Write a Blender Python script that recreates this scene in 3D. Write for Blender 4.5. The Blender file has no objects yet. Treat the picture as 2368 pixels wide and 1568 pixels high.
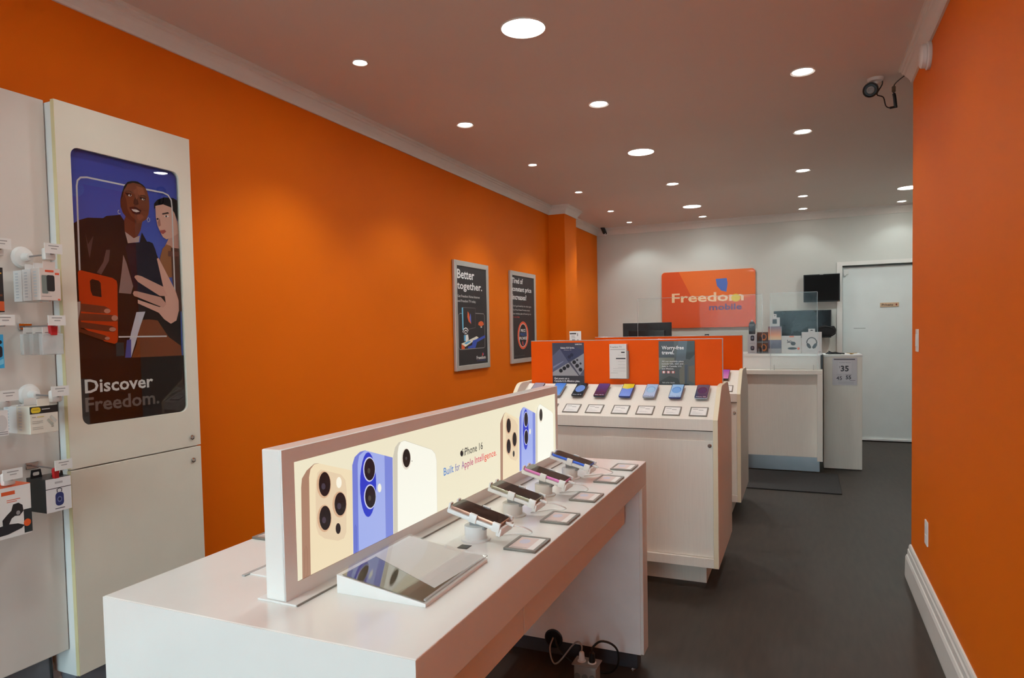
import bpy, bmesh, math, random
from mathutils import Matrix, Vector
random.seed(7)
scene = bpy.context.scene
COL = scene.collection
R = math.radians

# ------------------------------------------------------------------ camera
cam_d = bpy.data.cameras.new('camera')
cam_d.sensor_fit = 'HORIZONTAL'; cam_d.sensor_width = 36.0
cam_d.lens = 1553.28 / 2368 * 36.0
cam_d.shift_y = 45.0 / 2368
cam_d.clip_start = 0.02
cam = bpy.data.objects.new('camera', cam_d); COL.objects.link(cam)
right = Vector((0.9174469, 0.3973588, -0.01992892)); up = Vector((0.00222482, 0.0449658, 0.99898605)); fwd = Vector((-0.39785202, 0.916561, -0.04036968))
m = Matrix((right, up, -fwd)).transposed().to_4x4(); m.translation = (0, 0, 1.40)
cam.matrix_world = m
scene.camera = cam

# ------------------------------------------------------------------ world, daylight, exposure
SKY = 8.6
world = bpy.data.worlds.new('sky'); scene.world = world; world.use_nodes = True
bg = world.node_tree.nodes['Background']; bg.inputs[0].default_value = (0.69, 0.93, 1.03, 1); bg.inputs[1].default_value = SKY
pd = bpy.data.lights.new('window_portal', 'AREA'); pd.shape = 'RECTANGLE'; pd.size = 2.8; pd.size_y = 2.3; pd.cycles.is_portal = True
po = bpy.data.objects.new('window_portal', pd); COL.objects.link(po); po.location = (-0.95, -2.44, 1.22); po.rotation_euler = (R(90), 0, 0)
SPOT_W, SIDE_W, DISC_W = 14.0, 31.0, 10.0
scene.view_settings.view_transform = 'Standard'; scene.view_settings.look = 'None'
scene.view_settings.exposure = 0.0; scene.view_settings.gamma = 1.0; scene.view_settings.use_curve_mapping = False
cy = scene.cycles
cy.use_denoising = True; cy.use_adaptive_sampling = True; cy.adaptive_threshold = 0.08; cy.adaptive_min_samples = 16
cy.use_light_tree = False; cy.max_bounces = 6; cy.diffuse_bounces = 4; cy.glossy_bounces = 3; cy.transparent_max_bounces = 12; cy.transmission_bounces = 4
cy.caustics_reflective = False; cy.caustics_refractive = False; cy.sample_clamp_indirect = 6.0

# ------------------------------------------------------------------ materials
def lin(c):
    f = lambda v: v / 12.92 if v <= 0.04045 else ((v + 0.055) / 1.055) ** 2.4
    return tuple(f(v / 255.0) for v in c)
MATS = {}
def mat(name, c, rough=0.5, metal=0.0, spec=0.5, var=0.06, scale=6.0, stretch=(1, 1, 1), bump=0.0, bscale=200.0, coat=0.0):
    """procedural paint: base colour varied a little by noise, optional fine bump"""
    if name in MATS: return MATS[name]
    M = bpy.data.materials.new(name); M.use_nodes = True
    nt = M.node_tree; b = nt.nodes['Principled BSDF']; L = nt.links.new
    base = lin(c)
    tc = nt.nodes.new('ShaderNodeTexCoord'); mp = nt.nodes.new('ShaderNodeMapping'); mp.inputs['Scale'].default_value = stretch
    L(tc.outputs['Object'], mp.inputs['Vector'])
    n = nt.nodes.new('ShaderNodeTexNoise'); n.inputs['Scale'].default_value = scale; n.inputs['Detail'].default_value = 4
    L(mp.outputs[0], n.inputs['Vector'])
    cr = nt.nodes.new('ShaderNodeValToRGB')
    cr.color_ramp.elements[0].position = 0.3; cr.color_ramp.elements[1].position = 0.7
    cr.color_ramp.elements[0].color = tuple(v * (1 - var) for v in base) + (1,)
    cr.color_ramp.elements[1].color = tuple(min(1, v * (1 + var)) for v in base) + (1,)
    L(n.outputs['Fac'], cr.inputs[0]); L(cr.outputs[0], b.inputs['Base Color'])
    b.inputs['Roughness'].default_value = rough; b.inputs['Metallic'].default_value = metal
    b.inputs['Specular IOR Level'].default_value = spec; b.inputs['Coat Weight'].default_value = coat
    b.inputs['Coat Roughness'].default_value = 0.03
    if bump:
        n2 = nt.nodes.new('ShaderNodeTexNoise'); n2.inputs['Scale'].default_value = bscale; n2.inputs['Detail'].default_value = 3
        L(mp.outputs[0], n2.inputs['Vector'])
        bp = nt.nodes.new('ShaderNodeBump'); bp.inputs['Strength'].default_value = bump; bp.inputs['Distance'].default_value = 0.002
        L(n2.outputs['Fac'], bp.inputs['Height']); L(bp.outputs[0], b.inputs['Normal'])
    MATS[name] = M; return M
def emit(name, c, s):
    if name in MATS: return MATS[name]
    M = bpy.data.materials.new(name); M.use_nodes = True; nt = M.node_tree
    nt.nodes.remove(nt.nodes['Principled BSDF'])
    e = nt.nodes.new('ShaderNodeEmission'); e.inputs[0].default_value = lin(c) + (1,); e.inputs[1].default_value = s
    nt.links.new(e.outputs[0], nt.nodes['Material Output'].inputs[0]); MATS[name] = M; return M
def clear(name, tint=(1, 1, 1), rough=0.0, ior=1.5, haze=0.0):
    """thin clear sheet: what lies behind shows through, Fresnel reflections on top"""
    if name in MATS: return MATS[name]
    M = bpy.data.materials.new(name); M.use_nodes = True; nt = M.node_tree; L = nt.links.new
    nt.nodes.remove(nt.nodes['Principled BSDF'])
    t = nt.nodes.new('ShaderNodeBsdfTransparent'); t.inputs[0].default_value = tint + (1,)
    g = nt.nodes.new('ShaderNodeBsdfGlossy'); g.inputs['Roughness'].default_value = rough
    lw = nt.nodes.new('ShaderNodeLayerWeight'); lw.inputs[0].default_value = 0.5
    pw = nt.nodes.new('ShaderNodeMath'); pw.operation = 'POWER'; L(lw.outputs['Facing'], pw.inputs[0]); pw.inputs[1].default_value = 5.0
    f = nt.nodes.new('ShaderNodeMath'); f.operation = 'MULTIPLY_ADD'; L(pw.outputs[0], f.inputs[0]); f0 = ((ior - 1) / (ior + 1)) ** 2; f.inputs[1].default_value = 1 - f0; f.inputs[2].default_value = f0
    x = nt.nodes.new('ShaderNodeMixShader'); L(f.outputs[0], x.inputs[0]); L(t.outputs[0], x.inputs[1]); L(g.outputs[0], x.inputs[2])
    out = x
    if haze:
        d = nt.nodes.new('ShaderNodeBsdfDiffuse'); d.inputs[0].default_value = (0.85, 0.85, 0.85, 1)
        y = nt.nodes.new('ShaderNodeMixShader'); y.inputs[0].default_value = haze; L(x.outputs[0], y.inputs[1]); L(d.outputs[0], y.inputs[2]); out = y
    L(out.outputs[0], nt.nodes['Material Output'].inputs[0]); MATS[name] = M; return M
def print_mat(name, rough=0.5, spec=0.5, emission=0.0, coat=0.0):
    """printed sheet: ink colours come from the mesh's colour attribute"""
    if name in MATS: return MATS[name]
    M = bpy.data.materials.new(name); M.use_nodes = True; nt = M.node_tree; b = nt.nodes['Principled BSDF']
    a = nt.nodes.new('ShaderNodeAttribute'); a.attribute_name = 'ink'
    if emission:
        b.inputs['Base Color'].default_value = (0.02, 0.02, 0.02, 1)
        nt.links.new(a.outputs['Color'], b.inputs['Emission Color']); b.inputs['Emission Strength'].default_value = emission
    else:
        nt.links.new(a.outputs['Color'], b.inputs['Base Color'])
    b.inputs['Roughness'].default_value = rough; b.inputs['Specular IOR Level'].default_value = spec
    b.inputs['Coat Weight'].default_value = coat; b.inputs['Coat Roughness'].default_value = 0.02
    MATS[name] = M; return M

ORANGE = mat('orange_wall_paint', (228, 109, 11), 0.55, var=0.03, scale=1.2, bump=0.1, bscale=260, spec=0.09)
BOARD = mat('orange_laminate', (240, 90, 6), 0.5, var=0.02, spec=0.1)
WHITE_WALL = mat('white_wall_paint', (206, 206, 199), 0.55, var=0.02, scale=1.5, bump=0.08, bscale=260)
CEIL = mat('ceiling_paint', (222, 212, 204), 0.75, var=0.02, scale=1.0)
TRIM = mat('white_trim_gloss', (226, 222, 216), 0.4, var=0.02)
FLOOR = mat('dark_vinyl_floor', (54, 44, 36), 0.5, var=0.22, scale=5.0, stretch=(7, 1.2, 1), bump=0.05, bscale=60)
CREAM = mat('cream_laminate', (226, 220, 204), 0.5, var=0.02)
CREAM_EDGE = mat('yellowed_edge_band', (222, 208, 160), 0.5)
WHITE = mat('white_gloss_laminate', (236, 236, 232), 0.22, var=0.015, coat=0.2)
WHITE_SATIN = mat('white_satin', (234, 233, 230), 0.45, var=0.015)
GRAIN = mat('pale_wood_grain_laminate', (234, 227, 216), 0.5, var=0.022, scale=9, stretch=(14, 14, 0.8))
GRAIN_EDGE = mat('pale_edge_band', (232, 220, 190), 0.5, var=0.02)
GREYTOE = mat('grey_toe_kick', (120, 122, 130), 0.5)
DARKTOE = mat('dark_toe_kick', (58, 56, 62), 0.5)
STEEL = mat('brushed_steel', (170, 172, 176), 0.32, metal=1.0, var=0.05, stretch=(1, 20, 1))
ALU = mat('satin_aluminium', (196, 192, 186), 0.4, metal=0.6, var=0.03)
PLATE_GREY = mat('grey_plastic_frame', (132, 128, 120), 0.3, var=0.03)
CHROME = mat('chrome', (200, 200, 200), 0.12, metal=1.0, var=0.02)
BLACK = mat('black_plastic', (24, 23, 25), 0.35, var=0.1)
BLACK_GLOSS = mat('black_glass', (10, 10, 12), 0.12, var=0.02, spec=0.12)
DARK_RUBBER = mat('dark_grey_mat', (52, 50, 50), 0.9, var=0.15, scale=60, bump=0.4, bscale=400)
WHITE_PLASTIC = mat('white_plastic', (232, 230, 226), 0.35, var=0.02)
CLEAR_PLASTIC = clear('clear_plastic_bag', (0.93, 0.95, 0.95), 0.15, haze=0.35)
PAPER = mat('white_paper', (228, 226, 222), 0.6, var=0.02)
RED = mat('red_plastic', (190, 30, 34), 0.4)
BRASS = mat('brass', (200, 160, 70), 0.3, metal=1.0)
GLASS = clear('clear_glass', (0.97, 0.99, 0.985))
ACRYL = clear('clear_acrylic', (0.99, 0.995, 0.992), 0.01, 1.5)
SCREEN = clear('clear_counter_screen', (0.975, 0.985, 0.98), 0.0, 1.13)
ACRYL_EDGE = clear('acrylic_edge', (0.80, 0.84, 0.83), 0.1, 1.5, haze=0.3)
P_MATTE = print_mat('printed_paper', 0.55)
P_GLOSS = print_mat('printed_gloss', 0.35, 0.3, coat=0.1)
P_POSTER = print_mat('printed_poster', 0.6, 0.08)
P_SCREEN = print_mat('phone_screen_print', 0.1, coat=0.6)
P_BACKLIT = print_mat('backlit_print', 0.3, 0.3, emission=1.0)

# ------------------------------------------------------------------ mesh helpers
class MB:
    """collects shapes; build() links them as one mesh object"""
    def __init__(s): s.bm = bmesh.new()
    def box(s, x0, x1, y0, y1, z0, z1, bev=0.0, seg=2):
        t = bmesh.new(); bmesh.ops.create_cube(t, size=1.0)
        for v in t.verts: v.co = Vector(((x0 + x1) / 2 + v.co.x * (x1 - x0), (y0 + y1) / 2 + v.co.y * (y1 - y0), (z0 + z1) / 2 + v.co.z * (z1 - z0)))
        if bev: bmesh.ops.bevel(t, geom=t.edges[:] , offset=bev, segments=seg, affect='EDGES', profile=0.5)
        return s.add(t)
    def add(s, t, M=None):
        if M is not None: bmesh.ops.transform(t, matrix=M, verts=t.verts)
        me = bpy.data.meshes.new('tmp'); t.to_mesh(me); t.free(); s.bm.from_mesh(me); bpy.data.meshes.remove(me); return s
    def prism(s, pts, axis, a, b, bev=0.0):
        """closed polygon extruded along axis; pts in the two other axes (x:(y,z) y:(x,z) z:(x,y))"""
        f = {'x': lambda p, t: (t, p[0], p[1]), 'y': lambda p, t: (p[0], t, p[1]), 'z': lambda p, t: (p[0], p[1], t)}[axis]
        t = bmesh.new(); A = [t.verts.new(f(p, a)) for p in pts]; B = [t.verts.new(f(p, b)) for p in pts]
        n = len(pts); t.faces.new(A); t.faces.new(B[::-1])
        for i in range(n): t.faces.new((A[i - 1], B[i - 1], B[i], A[i]))
        bmesh.ops.recalc_face_normals(t, faces=t.faces)
        if bev: bmesh.ops.bevel(t, geom=t.edges[:], offset=bev, segments=2, affect='EDGES', profile=0.5)
        return s.add(t)
    def lathe(s, prof, n=24, M=None, caps=True):
        """profile of (radius, height) turned about local z"""
        t = bmesh.new(); rings = []
        for r, z in prof:
            rings.append([t.verts.new((r * math.cos(2 * math.pi * i / n), r * math.sin(2 * math.pi * i / n), z)) for i in range(n)])
        for k in range(len(prof) - 1):
            for i in range(n): t.faces.new((rings[k][i - 1], rings[k][i], rings[k + 1][i], rings[k + 1][i - 1]))
        if caps:
            t.faces.new(rings[0][::-1]); t.faces.new(rings[-1])
        bmesh.ops.recalc_face_normals(t, faces=t.faces)
        return s.add(t, M)
    def tube(s, pts, r, n=8, smooth=4):
        P = [Vector(p) for p in pts]
        if smooth and len(P) > 2:
            Q = []
            for i in range(len(P) - 1):
                p0, p1, p2, p3 = P[max(i - 1, 0)], P[i], P[i + 1], P[min(i + 2, len(P) - 1)]
                for k in range(smooth):
                    t = k / smooth
                    Q.append(0.5 * ((2 * p1) + (p2 - p0) * t + (2 * p0 - 5 * p1 + 4 * p2 - p3) * t * t + (3 * p1 - p0 - 3 * p2 + p3) * t ** 3))
            Q.append(P[-1]); P = Q
        t = bmesh.new(); rings = []; prev = None
        for i, p in enumerate(P):
            d = (P[min(i + 1, len(P) - 1)] - P[max(i - 1, 0)]).normalized()
            if prev is None: prev = d.orthogonal().normalized()
            a = (prev - d * prev.dot(d)).normalized(); prev = a; b = d.cross(a)
            rings.append([t.verts.new(p + r * (a * math.cos(2 * math.pi * k / n) + b * math.sin(2 * math.pi * k / n))) for k in range(n)])
        for j in range(len(rings) - 1):
            for k in range(n): t.faces.new((rings[j][k - 1], rings[j][k], rings[j + 1][k], rings[j + 1][k - 1]))
        t.faces.new(rings[0][::-1]); t.faces.new(rings[-1])
        bmesh.ops.recalc_face_normals(t, faces=t.faces)
        return s.add(t)
    def sweep(s, path, prof):
        """profile (offset to the right of travel, z) swept along a flat path with mitred corners"""
        P = [Vector(p) for p in path]; n = len(P); t = bmesh.new(); rows = []
        for i in range(n):
            d0 = (P[i] - P[i - 1]).normalized() if i else None; d1 = (P[i + 1] - P[i]).normalized() if i < n - 1 else None
            n0 = Vector((d0.y, -d0.x)) if d0 else None; n1 = Vector((d1.y, -d1.x)) if d1 else None
            if n0 and n1:
                mm = (n0 + n1).normalized(); mm = mm / max(0.3, mm.dot(n0))
            else: mm = n0 or n1
            rows.append([t.verts.new((P[i].x + mm.x * o, P[i].y + mm.y * o, z)) for o, z in prof])
        for i in range(n - 1):
            for k in range(len(prof)): t.faces.new((rows[i][k - 1], rows[i + 1][k - 1], rows[i + 1][k], rows[i][k]))
        t.faces.new(rows[0]); t.faces.new(rows[-1][::-1])
        bmesh.ops.recalc_face_normals(t, faces=t.faces)
        return s.add(t)
    def plate(s, outer, holes, thick, M):
        """flat plate with holes in local xy, thickness along local z from 0 to thick"""
        cu = bpy.data.curves.new('tmp', 'CURVE'); cu.dimensions = '2D'; cu.fill_mode = 'BOTH'; cu.extrude = thick / 2
        for ring in [outer] + holes:
            sp = cu.splines.new('POLY'); sp.points.add(len(ring) - 1); sp.use_cyclic_u = True
            for q, p in zip(sp.points, ring): q.co = (p[0], p[1], 0, 1)
        ob = bpy.data.objects.new('tmp', cu); me = bpy.data.meshes.new_from_object(ob)
        t = bmesh.new(); t.from_mesh(me); bpy.data.objects.remove(ob); bpy.data.curves.remove(cu); bpy.data.meshes.remove(me)
        bmesh.ops.remove_doubles(t, verts=t.verts, dist=1e-6)
        return s.add(t, M @ Matrix.Translation((0, 0, thick / 2)))
    def build(s, name, material, parent=None, smooth=False):
        me = bpy.data.meshes.new(name); s.bm.to_mesh(me); s.bm.free(); me.materials.append(material)
        if smooth:
            for p in me.polygons: p.use_smooth = True
            try: me.set_sharp_from_angle(angle=R(35))
            except Exception: pass
        o = bpy.data.objects.new(name, me); COL.objects.link(o)
        if parent: o.parent = parent
        return o
def rrect(x0, x1, y0, y1, r, n=5):
    pts = []
    for cx, cy_, a0 in ((x1 - r, y1 - r, 0), (x0 + r, y1 - r, 90), (x0 + r, y0 + r, 180), (x1 - r, y0 + r, 270)):
        for k in range(n + 1):
            a = R(a0 + 90 * k / n); pts.append((cx + r * math.cos(a), cy_ + r * math.sin(a)))
    return pts
def frame_M(o, u, v):
    u = Vector(u).normalized(); v = Vector(v).normalized(); w = u.cross(v)
    M = Matrix((u, v, w)).transposed().to_4x4(); M.translation = Vector(o); return M
def tag(o, label, cat, group=None, kind=None):
    o['label'] = label; o['category'] = cat
    if group: o['group'] = group
    if kind: o['kind'] = kind
    return o
def struct(o, label=None):
    o['kind'] = 'structure'
    if label: o['label'] = label
    return o
def thing(name, label, cat, loc=(0, 0, 0), rotz=0.0, group=None):
    o = bpy.data.objects.new(name, None); o.empty_display_size = 0.05; COL.objects.link(o)
    o.location = loc; o.rotation_euler = (0, 0, rotz); return tag(o, label, cat, group)

# ------------------------------------------------------------------ printed sheets
TXT = {}
def text_mesh(s, bold):
    key = (s, bold)
    if key not in TXT:
        cu = bpy.data.curves.new('t', 'FONT'); cu.body = s; cu.size = 1.0; cu.resolution_u = 2; cu.offset = bold
        ob = bpy.data.objects.new('t', cu); me = bpy.data.meshes.new_from_object(ob)
        vs = [tuple(v.co) for v in me.vertices]; fs = [tuple(p.vertices) for p in me.polygons]
        bpy.data.objects.remove(ob); bpy.data.curves.remove(cu); bpy.data.meshes.remove(me)
        TXT[key] = (vs, fs)
    return TXT[key]
class Print:
    """layers of flat ink on a sheet, each a hair above the last; u right, v up, in metres"""
    def __init__(s, step=6e-5): s.v = []; s.f = []; s.c = []; s.z = 0.0; s.step = step
    def poly(s, c, pts, cols=None):
        s.z += s.step; b = len(s.v); s.v += [(p[0], p[1], s.z) for p in pts]
        s.c += [lin(k) for k in cols] if cols else [lin(c)] * len(pts); s.f.append(tuple(range(b, b + len(pts)))); return s
    def rect(s, c, x0, x1, y0, y1): return s.poly(c, [(x0, y0), (x1, y0), (x1, y1), (x0, y1)])
    def grad(s, c0, c1, x0, x1, y0, y1): return s.poly(None, [(x0, y0), (x1, y0), (x1, y1), (x0, y1)], [c1, c1, c0, c0])
    def rr(s, c, x0, x1, y0, y1, r): return s.poly(c, rrect(x0, x1, y0, y1, r))
    def ell(s, c, cx, cy_, rx, ry, n=18): return s.poly(c, [(cx + rx * math.cos(2 * math.pi * i / n), cy_ + ry * math.sin(2 * math.pi * i / n)) for i in range(n)])
    def line(s, c, pts, w):
        s.z += s.step; P = [Vector(p) for p in pts]; b = len(s.v)
        for i, p in enumerate(P):
            d = (P[min(i + 1, len(P) - 1)] - P[max(i - 1, 0)]).normalized(); nn = Vector((-d.y, d.x)) * w / 2
            s.v += [(p.x + nn.x, p.y + nn.y, s.z), (p.x - nn.x, p.y - nn.y, s.z)]; s.c += [lin(c)] * 2
        for i in range(len(P) - 1): s.f.append((b + 2 * i + 1, b + 2 * i + 3, b + 2 * i + 2, b + 2 * i))
        return s
    def text(s, c, t, u, v, width=None, cap=0.02, bold=0.0):
        vs, fs = text_mesh(t, bold); s.z += s.step; b = len(s.v)
        x0 = min(p[0] for p in vs); x1 = max(p[0] for p in vs); k = cap / 0.70
        kx = width / (x1 - x0) if width else k
        s.v += [(u + (p[0] - x0) * kx, v + p[1] * k, s.z) for p in vs]; s.c += [lin(c)] * len(vs)
        s.f += [tuple(b + i for i in f) for f in fs]; return s
    def items(s, L, bold=0.0):
        for it in L:
            if it[0] == 'P': s.poly(it[1], it[2])
            elif it[0] == 'L': s.line(it[1], it[2], it[3])
            elif it[0] == 'T': s.text(it[1], it[2], it[3], it[4], it[5], it[6], bold)
        return s
    def build(s, name, material, M, parent=None):
        me = bpy.data.meshes.new(name); me.from_pydata([tuple(M @ Vector(p)) for p in s.v], [], s.f)
        a = me.color_attributes.new('ink', 'FLOAT_COLOR', 'POINT')
        for i, c in enumerate(s.c): a.data[i].color = (c[0], c[1], c[2], 1)
        me.materials.append(material); o = bpy.data.objects.new(name, me); COL.objects.link(o)
        if parent: o.parent = parent
        return o
YZ = lambda o: frame_M(o, (0, 1, 0), (0, 0, 1))      # sheet facing +x
XZ = lambda o: frame_M(o, (1, 0, 0), (0, 0, 1))      # sheet facing -y
XY = lambda o: frame_M(o, (1, 0, 0), (0, 1, 0))      # sheet facing up

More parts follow.
